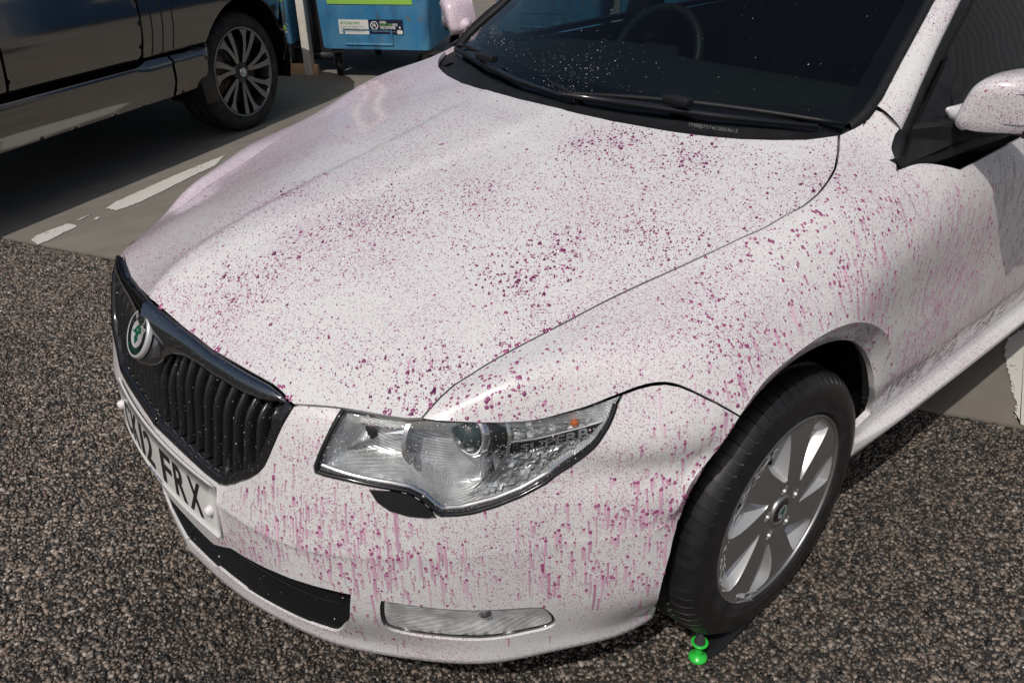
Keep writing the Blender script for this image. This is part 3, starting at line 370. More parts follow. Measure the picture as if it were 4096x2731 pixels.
def skin_rows():
    low=[(0,-.935),(.15,-.922),(.28,-.890),(.42,-.838),(.53,-.770),(.63,-.685),(.70,-.607),(.764,-.518),(.838,-.425),(.892,-.305)]
    lip=[(0,-.935),(.155,-.917),(.28,-.888),(.429,-.832),(.53,-.768),(.631,-.684),(.698,-.604),(.748,-.51),(.792,-.422),(.818,-.31)]
    up=[(0,-.885,.785),(.15,-.86,.762),(.28,-.838,.745),(.42,-.80,.728),(.52,-.735,.716),(.615,-.655,.705),(.69,-.56,.70),(.755,-.47,.70),(.832,-.375,.707),(.883,-.262,.728)]
    t9=[[(0,-.85,.80),(0,-.81,.812),(0,-.77,.82)],[(.15,-.83,.785),(.145,-.79,.80),(.14,-.75,.81)],[(.27,-.81,.765),(.26,-.78,.78),(.25,-.74,.80)],[(.405,-.77,.745),(.39,-.74,.76),(.37,-.70,.775)],[(.50,-.71,.73),(.48,-.68,.745),(.45,-.64,.76)],
     [(.600,-.636,.731),(.577,-.605,.744),(.53,-.56,.76)],[(.662,-.548,.762),(.600,-.51,.775),(.55,-.48,.79)],[(.712,-.451,.780),(.622,-.41,.80),(.58,-.39,.81)],[(.770,-.350,.795),(.648,-.31,.827),(.60,-.29,.84)],[(.822,-.261,.80),(.672,-.235,.844),(.62,-.2,.855)]]
    S=[]
    for i in range(10):
        L,P,U=low[i],lip[i],up[i]; c=[]
        lx,ly=L;n=np.array([U[0]-L[0],U[1]-L[1]])
        o=np.array([.35*0,0])
        f=lambda t,z,b=0:(lx+n[0]*t+b*[0,.1,.2,.35,.5,.6,.7,.8,.9,1][i],ly+n[1]*t-b*[1,.98,.95,.9,.85,.75,.65,.55,.4,.2][i],z)
        zz=.470+[0,0,0,0,0,0,0,.005,.01,.02][i]
        k=[1,1,1,1,1,1,1,.8,.4,0][i]
        q=[.008,.013,.030,.047,.044,.026,.012,.005,.0,.0][i]
        c=[(P[0]*.93,P[1]*.93,.17),(P[0],P[1],.180),(P[0],P[1],.205),f(0,.33,q*.92),f(0,zz-.005,q*.96+.003*k),f(.06,zz+.015,q*1.0+.003*k),f([.30,.30,.30,.28,.25,.18,.14,.13,.13,.13][i],zz+.055,q*1.05),f(.60,.60,q*.92),(U[0],U[1]-q*.12,U[2])]+t9[i]
        S.append(c)
    side=[
     [(.78,-.1,.24),(.845,-.1,.25),(.86,-.1,.27),(.88,-.1,.33),(.885,-.1,.42),(.887,-.1,.46),(.888,-.1,.50),(.888,-.1,.60),(.882,-.1,.765),(.820,-.1,.833),(.712,-.085,.875),(.66,-.06,.89)],
     [(.78,.12,.25),(.85,.12,.262),(.866,.12,.285),(.880,.12,.33),(.882,.12,.40),(.888,.12,.465),(.890,.12,.50),(.892,.12,.62),(.886,.12,.81),(.832,.11,.885),(.768,.10,.922),(.72,.08,.905)],
     [(.78,.25,.25),(.855,.25,.265),(.868,.25,.29),(.876,.25,.33),(.876,.25,.385),(.891,.25,.475),(.893,.25,.505),(.894,.25,.64),(.889,.25,.838),(.850,.25,.905),(.785,.25,.946),(.70,.25,.965)],
     [(.78,.36,.25),(.86,.36,.268),(.876,.36,.295),(.885,.36,.332),(.868,.36,.370),(.896,.36,.485),(.898,.36,.508),(.897,.36,.66),(.892,.36,.855),(.855,.36,.912),(.790,.375,.955),(.68,.365,1.0)],
     [(.78,.47,.25),(.86,.47,.268),(.878,.47,.295),(.893,.47,.332),(.866,.47,.368),(.900,.47,.487),(.902,.47,.510),(.899,.47,.66),(.893,.47,.862),(.860,.47,.924),(.757,.472,1.0),(.69,.465,1.045)],
     [(.78,.62,.25),(.86,.62,.266),(.878,.62,.293),(.895,.62,.332),(.866,.62,.368),(.903,.62,.489),(.905,.62,.512),(.901,.62,.66),(.895,.62,.867),(.866,.62,.934),(.79,.62,1.05),(.72,.62,1.18)],
     [(.78,1.0,.25),(.86,1.0,.266),(.878,1.0,.293),(.897,1.0,.334),(.866,1.0,.370),(.905,1.0,.496),(.907,1.0,.519),(.904,1.0,.67),(.897,1.0,.875),(.870,1.0,.945),(.81,1.0,1.06),(.73,1.0,1.20)],
     [(.78,1.6,.25),(.86,1.6,.27),(.878,1.6,.297),(.895,1.6,.338),(.866,1.6,.376),(.903,1.6,.505),(.905,1.6,.528),(.902,1.6,.68),(.895,1.6,.89),(.868,1.6,.96),(.80,1.6,1.08),(.72,1.6,1.2)],
     [(.76,2.4,.25),(.84,2.4,.27),(.858,2.4,.297),(.875,2.4,.34),(.85,2.4,.38),(.885,2.4,.51),(.887,2.4,.54),(.886,2.4,.69),(.88,2.4,.905),(.85,2.4,.975),(.78,2.4,1.09),(.70,2.4,1.2)]]
    return np.array(S+side,float)
def cubic(x,Y,xq):
    n=len(x);h=np.diff(x);A=np.zeros((n,n));B=np.zeros((n,)+Y.shape[1:]);A[0,0]=A[-1,-1]=1
    for i in range(1,n-1):
        A[i,i-1]=h[i-1];A[i,i]=2*(h[i-1]+h[i]);A[i,i+1]=h[i];B[i]=6*((Y[i+1]-Y[i])/h[i]-(Y[i]-Y[i-1])/h[i-1])
    M=np.linalg.solve(A,B.reshape(n,-1)).reshape(B.shape)
    k=np.clip(np.searchsorted(x,xq)-1,0,n-2)
    sh=(-1,)+(1,)*(Y.ndim-1)
    a=(x[k+1]-xq).reshape(sh);b=(xq-x[k]).reshape(sh);H=h[k].reshape(sh)
    return M[k]*a**3/(6*H)+M[k+1]*b**3/(6*H)+(Y[k]/H-M[k]*H/6)*a+(Y[k+1]/H-M[k+1]*H/6)*b
def pchip(x,Y,xq):
    h=np.diff(x);sh=(-1,)+(1,)*(Y.ndim-1);d=np.diff(Y,axis=0)/h.reshape(sh)
    m=np.zeros_like(Y);m[0]=d[0];m[-1]=d[-1]
    w1=(2*h[1:]+h[:-1]).reshape(sh);w2=(h[1:]+2*h[:-1]).reshape(sh)
    with np.errstate(all='ignore'): hm=(w1+w2)/(w1/d[:-1]+w2/d[1:])
    m[1:-1]=np.where(d[:-1]*d[1:]>0,hm,0)
    k=np.clip(np.searchsorted(x,xq)-1,0,len(x)-2);H=h[k].reshape(sh);t=((xq-x[k])/h[k]).reshape(sh)
    return (2*t**3-3*t**2+1)*Y[k]+(t**3-2*t**2+t)*H*m[k]+(-2*t**3+3*t**2)*Y[k+1]+(t**3-t**2)*H*m[k+1]
def catmull(x,Y,xq):
    h=np.diff(x);sh=(-1,)+(1,)*(Y.ndim-1);d=np.diff(Y,axis=0)/h.reshape(sh)
    m=np.zeros_like(Y);m[0]=d[0];m[-1]=d[-1]
    a=h[:-1].reshape(sh);b=h[1:].reshape(sh)
    m[1:-1]=(d[:-1]*b+d[1:]*a)/(a+b)
    k=np.clip(np.searchsorted(x,xq)-1,0,len(x)-2);H=h[k].reshape(sh);t=((xq-x[k])/h[k]).reshape(sh)
    return (2*t**3-3*t**2+1)*Y[k]+(t**3-2*t**2+t)*H*m[k]+(-2*t**3+3*t**2)*Y[k+1]+(t**3-t**2)*H*m[k+1]
class Skin:
    def __init__(s):
        R=skin_rows()                    # stations,rows,3
        s.us=np.r_[0,np.cumsum(np.linalg.norm(np.diff(R[:,7,:2],axis=0),axis=1))]
        s.vs=np.r_[0,np.cumsum(np.linalg.norm(np.diff(R,axis=1),axis=2).mean(0))]
        s.NU,s.NV=500,260
        s.U=np.linspace(0,s.us[-1],s.NU);s.V=np.linspace(0,s.vs[-1],s.NV)
        g=cubic(s.us,R,s.U)
        g=catmull(s.vs,np.swapaxes(g,0,1),s.V)
        s.G=np.swapaxes(g,0,1)           # NU,NV,3
    def ev(s,uv):
        uv=np.atleast_2d(uv);a=np.clip(uv[:,0]/s.U[-1]*(s.NU-1),0,s.NU-1.001);b=np.clip(uv[:,1]/s.V[-1]*(s.NV-1),0,s.NV-1.001)
        i=a.astype(int);j=b.astype(int);f=(a-i)[:,None];g=(b-j)[:,None];G=s.G
        return (G[i,j]*(1-f)+G[i+1,j]*f)*(1-g)+(G[i,j+1]*(1-f)+G[i+1,j+1]*f)*g
    def nrm(s,uv,e=.004):
        uv=np.atleast_2d(uv).astype(float);U,V=s.U[-1],s.V[-1]
        c=lambda q:np.stack([np.clip(q[:,0],0,U),np.clip(q[:,1],0,V)],1)
        du=s.ev(c(uv+[e,0]))-s.ev(c(uv-[e,0]));dv=s.ev(c(uv+[0,e]))-s.ev(c(uv-[0,e]))
        n=np.cross(du,dv);return n/np.linalg.norm(n,axis=1,keepdims=True)
# ------------------------------------------------------------------ body surfaces of the white car (x to its left, y to its rear, z up)
SK = Skin()
uvD = {k: np.array(v, float) for k, v in DATA.items() if k not in ('line1', 'stick', 'n_head', 'us')}
A3 = None
def pdist3(P, L):
    d = np.full(len(P), 1e9)
    for a, b in zip(L, L[1:]):
        e = b - a; t = np.clip(((P - a) @ e) / max(e @ e, 1e-12), 0, 1); d = np.minimum(d, np.linalg.norm(P - a - t[:, None] * e, axis=1))
    return d
ARCH3 = SK.ev(uvD['archfull']); FLARE3 = SK.ev(uvD['flare'])
def skin_map(off=0.0, flare=False, depth=None):
    def f(uv):
        P = SK.ev(uv); N = SK.nrm(uv)
        if flare:
            da = pdist3(P, ARCH3); df = pdist3(P, FLARE3)
            band = (da + df) < .085
            d = np.where(band, -.016 + .026 * da / (da + df + 1e-9), .010 * np.exp(-df / .035))
            d *= np.clip((P[:, 2] - np.where(P[:, 1] > 0, .46, .42)) / .12, 0, 1)
            P = P + N * d[:, None]
        o = off if depth is None else off - depth(uv, P)
        return P + N * (np.asarray(o)[:, None] if np.ndim(o) else o), N
    return f
def sk(uv, d=0.0):
    uv = np.atleast_2d(uv); return SK.ev(uv) - SK.nrm(uv) * np.reshape(d, (-1, 1))
US, VS = SK.us, SK.vs
# bonnet height field: thin-plate spline through its edges and centre line, with the raised spine
hp = np.array(DATA['hood_shut'] + DATA['hood_front'][1:-1] + DATA['hood_rear'][:-1] + DATA['hood_ctr'])
hp = np.vstack([hp, hp[hp[:, 0] > 0] * [-1, 1, 1]])
def tps(P, z, lam=1e-4):
    n = len(P); d = np.linalg.norm(P[:, None] - P[None], axis=2); K = np.where(d > 0, d * d * np.log(d + 1e-12), 0) + lam * np.eye(n)
    A = np.zeros((n + 3, n + 3)); A[:n, :n] = K; A[:n, n:] = np.c_[np.ones(n), P]; A[n:, :n] = A[:n, n:].T
    return np.linalg.solve(A, np.r_[z, 0, 0, 0])
HW = tps(hp[:, :2], hp[:, 2])
def hood_z(Q):
    d = np.linalg.norm(Q[:, None] - hp[None, :, :2], axis=2); K = np.where(d > 0, d * d * np.log(d + 1e-12), 0)
    z = K @ HW[:-3] + HW[-3] + Q @ HW[-2:]
    xc = np.interp(Q[:, 1], [-.9, -.65, -.35, -.08, .08], [.032, .052, .092, .125, .145])
    t = np.clip((xc + .013 - np.abs(Q[:, 0])) / .026, 0, 1); s = t * t * (3 - 2 * t)
    fade = np.clip((Q[:, 1] + .88) / .10, 0, 1) * np.clip((.06 - Q[:, 1]) / .12, .35, 1)
    return z + .0065 * s * fade
def hood_map(Q):
    z = hood_z(Q); e = .004
    zx = (hood_z(Q + [e, 0]) - hood_z(Q - [e, 0])) / (2 * e); zy = (hood_z(Q + [0, e]) - hood_z(Q - [0, e])) / (2 * e)
    N = np.stack([-zx, -zy, np.ones(len(Q))], 1); N /= np.linalg.norm(N, axis=1, keepdims=True)
    return np.c_[Q, z], N

CAR = empty('white_car'); tag(CAR, 'white car sprayed with pink droplets, filling the middle of the photo', 'car')
# ---- bonnet
front = np.array(DATA['hood_front'])[:, :2]; shut = np.array(DATA['hood_shut'])[1:, :2]; rear = np.array(DATA['hood_rear'])[:, :2][::-1]
half = np.vstack([front, shut, rear[1:]])
poly = np.vstack([half, (half[1:-1] * [-1, 1])[::-1]])
hood = panel('bonnet', poly, hood_map, 'paint', CAR, h=.020, gap=.0022, thick=.010)
# ---- front bumper, wings, door, sill
wheel_side = lambda q: (q[:, 0] < 1e-4)
bump = panel('front_bumper', uvD['bumper'], skin_map(flare=True), 'paint', CAR, holes=[uvD['fog']], cons=[uvD['flare']], h=.017, rows=np.r_[VS, VS[4] + .02, VS[5] + .02],
             gap=.0014, thick=.014, keep_edge=lambda q: (q[:, 0] < 1e-4) | (q[:, 1] < 1e-4))
FL_D = skin_map(flare=True)(uvD['flare'])[0]
sharp_along(bump.data, FL_D); mirrored(bump)
fend = panel('front_wing', uvD['fender'], skin_map(flare=True), 'paint', CAR, cons=[uvD['flare']], h=.015, rows=np.r_[VS, np.linspace(VS[2], VS[6], 20)], gap=.0018, thick=.014)
sharp_along(fend.data, FL_D); mirrored(fend)
ue, ue2 = 2.92, 3.83                     # front door rear edge, rear door rear edge
ds = uvD['doorshut'][1:-1]; vtop = VS[9] - .004
dpoly = np.vstack([uvD['win'][-1:], ds, uvD['doorshut'][-1:] + [[.003, 0]], [(ue, VS[4])], [(ue, vtop)], [(2.2, vtop)], [(2.0, vtop)]])
door = panel('front_door', dpoly, skin_map(), 'paint', CAR, h=.02, rows=np.r_[VS, np.linspace(VS[2], VS[6], 20)], gap=.0022, thick=.010)
mirrored(door)
rdoor = panel('rear_door', np.array([(ue, VS[4]), (ue2, VS[4]), (ue2, vtop), (ue, vtop)]), skin_map(), 'paint', CAR, h=.04, rows=VS, gap=.0018, thick=.02); mirrored(rdoor)
spoly = np.array([(DATA['us'] + .0, .0), (ue2, 0.), (ue2, VS[4]), (DATA['us'], VS[4])])
sill = panel('sill', spoly, skin_map(), 'paint', CAR, h=.016, rows=np.r_[VS, np.linspace(VS[0], VS[5], 26)], gap=.0012, thick=.008); mirrored(sill)
# ---- rear body and roof (seen only from the side)
def loft(name, secs, mat, parent, flip=False, smooth=True):
    n, m = len(secs), len(secs[0]); return mesh(name, np.array(secs).reshape(-1, 3), grid_faces(n, m, flip=flip), mat, parent, smooth)
rb = []
for y, wd, zt, zb in ((2.4, .885, .985, .25), (2.75, .88, 1.0, .38), (3.1, .86, 1.01, .30), (3.5, .80, 1.02, .28), (3.8, .66, 1.02, .32), (3.9, .30, 1.0, .36)):
    half = [(wd * .9, y, zb), (wd, y, zb + .12), (wd * 1.01, y, .6), (wd, y, .85), (wd * .96, y, zt - .03), (wd * .85, y, zt + .03), (0, y, zt + .07)]
    rb.append(half + [(-x, yy, z) for x, yy, z in half[:-1][::-1]])
loft('rear_body', rb, 'paint', CAR)
rs = []
for y, wd, z in ((.93, .56, 1.415), (1.1, .575, 1.44), (1.5, .58, 1.462), (2.2, .57, 1.455), (2.8, .54, 1.40)):
    rs.append([(wd * t * 1.08, y + .12 * abs(t) ** 2 * (y < 1), z - .05 * abs(t) ** 2.5) for t in np.linspace(1, -1, 11)])
loft('roof', rs, 'paint', CAR)
loft('headlining', [[(x, y, z - .03) for x, y, z in s] for s in rs], 'interior_dark', CAR, True)
loft('rear_window', [[(x, 2.8, 1.395 - .05 * abs(x / .58) ** 2.5) for x in np.linspace(.58, -.58, 9)], [(x, 3.45, 1.06) for x in np.linspace(.62, -.62, 9)]], 'black_gloss', CAR)

# ---- windscreen
side_c = np.array([(.672, .385, .995), (.688, .464, 1.040), (.678, .515, 1.074), (.666, .571, 1.108), (.642, .721, 1.214), (.60, .93, 1.335), (.57, 1.06, 1.395)])
ctr_c = np.array([(0, .185, .985), (0, .27, 1.046), (0, .33, 1.088), (0, .40, 1.136), (0, .55, 1.235), (0, .77, 1.365), (0, .90, 1.425)])
def along(C, t):
    L = np.r_[0, np.cumsum(np.linalg.norm(np.diff(C, axis=0), axis=1))]; return np.stack([np.interp(t * L[-1], L, C[:, k]) for k in range(3)], -1)
def ws(s, t, d=0.0):
    a, c = along(side_c, t), along(ctr_c, t); k = s * s
    P = np.stack([a[..., 0] * s, c[..., 1] + (a[..., 1] - c[..., 1]) * k, c[..., 2] + (a[..., 2] - c[..., 2]) * k], -1)
    return P + np.array([0, .55, -.83]) * d
S_, T_ = np.meshgrid(np.linspace(-1, 1, 41), np.linspace(0, 1, 25), indexing='ij')
mesh('windscreen', ws(S_, T_).reshape(-1, 3), grid_faces(41, 25), 'windscreen_glass', CAR)
def frit(name, s0, s1, t0, t1, n, m):
    s, t = np.meshgrid(np.linspace(s0, s1, n), np.linspace(t0, t1, m), indexing='ij'); return ws(s, t, .004).reshape(-1, 3), grid_faces(n, m)
V, F = [], []
s = np.linspace(-1, 1, 41); edge = .085 + .05 * np.abs(s) ** 6
Q = np.stack([np.stack([ws(s, np.full(41, 0.0), .004), ws(s, edge * .5, .004), ws(s, edge, .004)], 1)], 0)[0]
V, F = join((Q.reshape(-1, 3), grid_faces(41, 3)), frit('', .935, 1, .1, 1, 3, 14), frit('', -1, -.935, .1, 1, 3, 14))
mesh('windscreen_border', V, F, 'black_gloss', CAR)
# trim between glass and pillar
for sg in (1, -1):
    tt = np.linspace(.02, 1, 16); a = ws(np.full(16, sg * 1.0), tt); b = a + np.array([sg * .016, -.008, .000]); top = a + np.array([sg * .006, -.008, .012])
    V = np.stack([a - [sg * .01, 0, -.002], top, b, b - [0, 0, .02]], 1).reshape(-1, 3); mesh('windscreen_trim', V, grid_faces(16, 4, flip=sg < 0), 'black_plastic', CAR)
# cowl panel under the wipers
cx = np.linspace(-.70, .70, 45); hr = np.array(DATA['hood_rear']); yr = np.interp(np.abs(cx), hr[:, 0], hr[:, 1]); zr = np.interp(np.abs(cx), hr[:, 0], hr[:, 2])
g0 = ws(np.clip(cx / .672, -1, 1), np.zeros(45))
rows_ = [np.c_[cx, yr - .03, zr - .035], np.c_[cx, yr + .004, zr - .016], np.c_[cx, yr * .6 + g0[:, 1] * .4, np.minimum(zr, g0[:, 2]) - .018], np.c_[cx, g0[:, 1] + .01, g0[:, 2] + .000], np.c_[cx, g0[:, 1] + .04, g0[:, 2] + .02]]
mesh('cowl_panel', np.stack(rows_, 1).reshape(-1, 3), grid_faces(45, 5), 'black_plastic', CAR)
# corner fillers at the foot of the screen
for sg in (1, -1):
    P = [(.60, .27, .975), (.66, .335, .988), (.683, .375, .988)]
    V = []
    for x, y, z in P: V += [(sg * (x + .015), y - .01, z - .012), (sg * (x - .02), y + .03, z + .006), (sg * (x - .07), y + .06, z + .0)]
    mesh('cowl_corner', V, grid_faces(3, 3, flip=sg < 0), 'black_plastic', CAR)
# wipers: an arm and a blade each
def wiper(pts, hinge, bl0, bl1):
    r = tube([(x, y, z) for x, y, z in pts], [.007, .009, .008, .006][:len(pts)], 6)
    a = mesh('wiper_arm', *r, 'black_gloss', CAR)
    V, F = boxvf(-.035, .035, -.014, .014, -.006, .012, .004)
    h = mesh('wiper_hinge', *xf((V, F), Matrix.Translation(hinge)), 'black_plastic', a)
    n = 14; q = [tuple(np.array(bl0) + (np.array(bl1) - np.array(bl0)) * t + np.array([0, 0, .010 * math.sin(math.pi * t)])) for t in np.linspace(0, 1, n)]
    mesh('wiper_blade', *tube(q, [.004 + .003 * math.sin(math.pi * t) for t in np.linspace(0, 1, n)], 6), 'rubber_wet', a)
def wsx(x, t, h): 
    p = ws(np.array([x / .66]), np.array([t]))[0]; return (p[0], p[1] - .55 * h, p[2] + .83 * h)
wiper([wsx(-.60, .005, .02), wsx(-.38, .02, .022), wsx(-.15, .012, .02), wsx(.07, -.0, .016)], wsx(-.335, .04, .03), wsx(-.62, .035, .012), wsx(.09, .012, .012))
wiper([wsx(.02, .005, .02), wsx(.22, .015, .02), wsx(.42, .01, .018), wsx(.62, .0, .014)], wsx(.335, .032, .03), wsx(.03, .02, .012), wsx(.655, .018, .012))
V, F = text_vf('TMBBJ73T4C0053612', .0105); V = [(x * 1.15 + .405, .205 + x * .32 + y * .4, .992 + y * .9 - .0) for x, y, z in V]
mesh('vehicle_number', V, F, 'vin_grey', CAR)

# ---- A pillars
pin = np.array([(.6935, .4645, 1.0445), (.686, .515, 1.078), (.675, .571, 1.111), (.652, .721, 1.217), (.612, .93, 1.337), (.585, 1.06, 1.40)])
pout = np.array([(.759, .470, 1.000), (.744, .524, 1.032), (.733, .571, 1.071), (.713, .657, 1.131), (.690, .779, 1.219), (.655, .97, 1.335), (.630, 1.10, 1.395)])
def pillar(sg):
    t = np.linspace(0, 1, 24); a, b = along(pin, t), along(pout, t); a[0] += (a[0] - a[1]) * .10; b[0] += (b[0] - b[1]) * .10; V = []
    for i in range(24):
        for k, (f, h) in enumerate(((0, -.02), (0, 0), (.15, .006), (.35, .011), (.6, .012), (.85, .007), (1, 0), (1, -.02))):
            p = a[i] + (b[i] - a[i]) * f + np.array([.45, -.62, .64]) * h; V.append((sg * p[0], p[1], p[2]))
    return mesh('windscreen_pillar', V, grid_faces(24, 8, flip=sg > 0), 'paint', CAR)
PIL = pillar(1); pillar(-1)
# ---- side windows, seals, mirror corner
for sg in (1, -1):
    so, si, mc = (np.array(DATA[k]) * [sg, 1, 1] for k in ('seal_out', 'seal_in', 'mcorner')); ex = np.array([[sg * .655, .97, 1.335], [sg * .630, 1.10, 1.393]])
    so = np.vstack([so, ex]); si = np.vstack([si, ex + [[sg * .008, .035, -.006], [sg * .008, .03, -.01]]])
    base = [(.801, .39, .946), (.829, .545, .957), (.852, .75, .960), (.864, 1.0, .966), (.862, 1.46, .975), (.855, 2.2, .985)]
    top = [(.799, .395, .950), (.752, .53, 1.02), (.715, .69, 1.125), (.662, 1.0, 1.345), (.640, 1.46, 1.385), (.625, 2.2, 1.37)]
    V = []
    for b, t in zip(base, top): V += [(sg * (b[0] - .008), b[1], b[2]), (sg * (.5 * (b[0] + t[0]) - .007), .5 * (b[1] + t[1]), .5 * (b[2] + t[2])), (sg * (t[0] - .006), t[1], t[2])]
    mesh('side_window', V, grid_faces(6, 3, flip=sg > 0), 'tinted_glass' if sg > 0 else 'windscreen_glass', CAR)
    V = []
    for o_, i_ in zip(so, si): m_ = .5 * (o_ + i_); V += [tuple(o_ - [sg * .012, 0, 0]), tuple(o_ + [sg * .003, -.002, .001]), tuple(m_ + [sg * .004, 0, .002]), tuple(i_ + [sg * .002, 0, 0]), tuple(i_ - [sg * .010, 0, 0])]
    mesh('window_seal', V, grid_faces(len(so), 5, flip=sg > 0), 'black_plastic', CAR)
    q = [(.803, .383, .941), (.818, .46, .947), (.834, .55, .951), (.856, .75, .954), (.868, 1.0, .958), (.868, 1.46, .966), (.860, 2.3, .975)]
    V = []
    for (x, y, z) in q: V += [(sg * (x + .004), y, z - .008), (sg * (x + .006), y, z + .010), (sg * (x - .006), y, z + .020), (sg * (x - .03), y, z + .018)]
    mesh('window_waist_seal', V, grid_faces(len(q), 4, flip=sg > 0), 'black_plastic', CAR)
    nm_ = np.array([sg * .80, -.35, .5]); V = np.vstack([mc + nm_ * .010, mc - nm_ * .012]); n_ = len(mc)
    F = [list(range(n_)), [n_ + i for i in range(n_)][::-1]] + [[i, n_ + i, n_ + (i + 1) % n_, (i + 1) % n_] for i in range(n_)]
    mesh('mirror_corner', V, F if sg > 0 else [f[::-1] for f in F], 'black_plastic', CAR, False)
    V, F = boxvf(.60, .70, 1.40, 1.50, .95, 1.40); V = [(sg * (x + .18 * (1.40 - z) / .45), y, z) for x, y, z in V]
    mesh('door_pillar', V, F if sg > 0 else [f[::-1] for f in F], 'interior_dark', CAR, False)
# ---- door mirrors
def superell(a, e): 
    c, s_ = math.cos(a), math.sin(a); return math.copysign(abs(c) ** (2 / e), c), math.copysign(abs(s_) ** (2 / e), s_)
def mirror(sg):
    cx, cy, cz, hw, hh = .950, .600, 1.063, .110, .064
    prof = [(-.050, .50), (-.048, .68), (-.043, .82), (-.033, .91), (-.016, .965), (.010, .992), (.04, 1.0), (.07, .975)]
    nA = 40; V = []
    for dy, k in prof:
        for i in range(nA):
            a = 2 * math.pi * i / nA; c, s_ = superell(a, 4.2); lean = .018 * s_ * (c < 0)
            x = cx + hw * k * c + lean + .012 * (1 - k); z = cz + hh * k * s_ + (.03 * (hw * k * c)); V.append((sg * x, cy + dy + .58 * (hw * k * c) + .02 * (c * k) ** 2 * (c > 0), z))
    F = grid_faces(len(prof), nA, False, True, flip=sg < 0)
    low = lambda f: all(((i % nA) / nA) > .56 and ((i % nA) / nA) < .94 for i in f) and all(V[i][2] < cz - .046 + .03 * (abs(V[i][0]) - cx) for i in f)
    top = [f for f in F if not low(f)]; bot = [f for f in F if low(f)]
    top.append(list(range(nA)) if sg > 0 else list(range(nA))[::-1])
    m = mesh('door_mirror', V, top, 'paint', CAR); mesh('mirror_lower_shell', V, bot, 'black_plastic', m)
    k = (len(prof) - 1) * nA; G = [(sg * (cx + (abs(V[k + i][0]) - cx) * .9), V[k + i][1] - .004, cz + (V[k + i][2] - cz) * .9) for i in range(nA)]
    mesh('mirror_glass', G, [list(range(nA))[::-1] if sg > 0 else list(range(nA))], 'chrome', m, False)
    V2 = []
    for x, y0, y1, z0, z1 in ((.785, .45, .62, .948, 1.018), (.815, .50, .62, .958, 1.020), (.845, .545, .635, .975, 1.016), (.90, .585, .66, .992, 1.010), (1.02, .665, .72, .995, 1.010)):
        V2 += [(sg * x, y0 + .012, z0), (sg * x, y0, z0 + .012), (sg * x, y0, z1 - .008), (sg * x, y0 + .010, z1), (sg * x, y1, z1), (sg * x, y1, z0)]
    mesh('mirror_arm', V2, grid_faces(5, 6, False, True, flip=sg < 0), 'black_plastic', m, False)
    mesh('mirror_root', *tube([(sg * .804, .551, 1.037), (sg * .818, .553, 1.033), (sg * .840, .560, 1.031), (sg * .87, .574, 1.036), (sg * .92, .60, 1.05)], [.004, .015, .025, .034, .038], 14), 'paint', m)
    V3, F3 = boxvf(.955, 1.05, .556, .59, 1.003, 1.020, .004); V3 = [(sg * x, y + .58 * (x - .95) , z + .03 * (x - .96)) for x, y, z in V3]
    mesh('mirror_indicator', V3, F3 if sg > 0 else [f[::-1] for f in F3], 'spoke_dark', m)
    return m
MIR = mirror(1); mirror(-1)

# ---- grille: dark backing, upright slats, frame, top bar, badge
gp = uvD['grille']
GR = empty('grille'); GR.parent = CAR
bk = panel('grille_backing', gp, skin_map(depth=lambda uv, P: .075), 'black_dark', GR, h=.04, gap=0, thick=0); mirrored(bk)
def curve_at(C, u):   # C: uv polyline (u, v) -> v at u
    C = C[np.argsort(C[:, 0])]; return np.interp(u, C[:, 0], C[:, 1])
gf = uvD['gframe']; bl = uvD['barlow'].copy(); bl = bl[np.argsort(bl[:, 0])]; bl[0, 0] = 0
gfl = gf[4:] ; gfl = gfl[np.argsort(gfl[:, 0])]
for k in range(12):
    x = .018 + .0345 * k
    u = np.interp(x, SK.ev(np.stack([np.linspace(0, .6, 200), np.full(200, VS[7])], 1))[:, 0], np.linspace(0, .6, 200))
    vt = np.interp(u, bl[:, 0], bl[:, 1]) - .006
    side = gf[:5][np.argsort(gf[:5, 0])]
    vb = (np.interp(u, gfl[:, 0], gfl[:, 1]) if u < gfl[-1, 0] else np.interp(u, side[:, 0], side[:, 1])) + .016
    if k == 0: vb = np.interp(0.06, gfl[:, 0], gfl[:, 1]) + .016
    if vt - vb < .03: continue
    V = []; vv = np.linspace(vb, vt, 12)
    for i, v in enumerate(vv):
        e = max(0, (i - 7.5) / 3.5); d = -.001 + .034 * e ** 2.0 + .004 * (1 - i / 11)
        p0 = sk([(u, v)], d)[0]; p1 = p0 + np.array([-.010, .062, 0]); tk = .0050
        for p, o in ((p0, (-tk, .004, 0)), (p0, (0, 0, 0)), (p0, (tk, .004, 0)), (p1, (tk, 0, 0)), (p1, (-tk, 0, 0))): V.append(tuple(p + np.array(o) + np.array([0, 0, .012 * e ** 2])))
    F = grid_faces(12, 5, False, True, flip=True) + [[55, 56, 57, 58, 59]]
    s1 = mesh('slat', V, F, 'slat_black', GR); mirrored(s1)
def sweep_uv(C, prof, mat, name, parent, inward, close=False, flip=False):
    """C: uv polyline; prof: (in-surface offset, height) list; inward: uv point on the inside"""
    C = refine(C, .012, False); P = SK.ev(C); N = SK.nrm(C); t = np.gradient(P, axis=0); t /= np.linalg.norm(t, axis=1, keepdims=True)
    b = np.cross(N, t); c = SK.ev([inward])[0]; s_ = 1 if ((c - P[len(P) // 2]) @ b[len(P) // 2]) > 0 else -1; b *= s_
    V = np.stack([P + b * o + N * h for o, h in prof], 1).reshape(-1, 3)
    return mesh(name, V, grid_faces(len(P), len(prof), flip=(s_ > 0) ^ flip), mat, parent)
fr = np.vstack([gf, [(0, gf[-1][1])]])
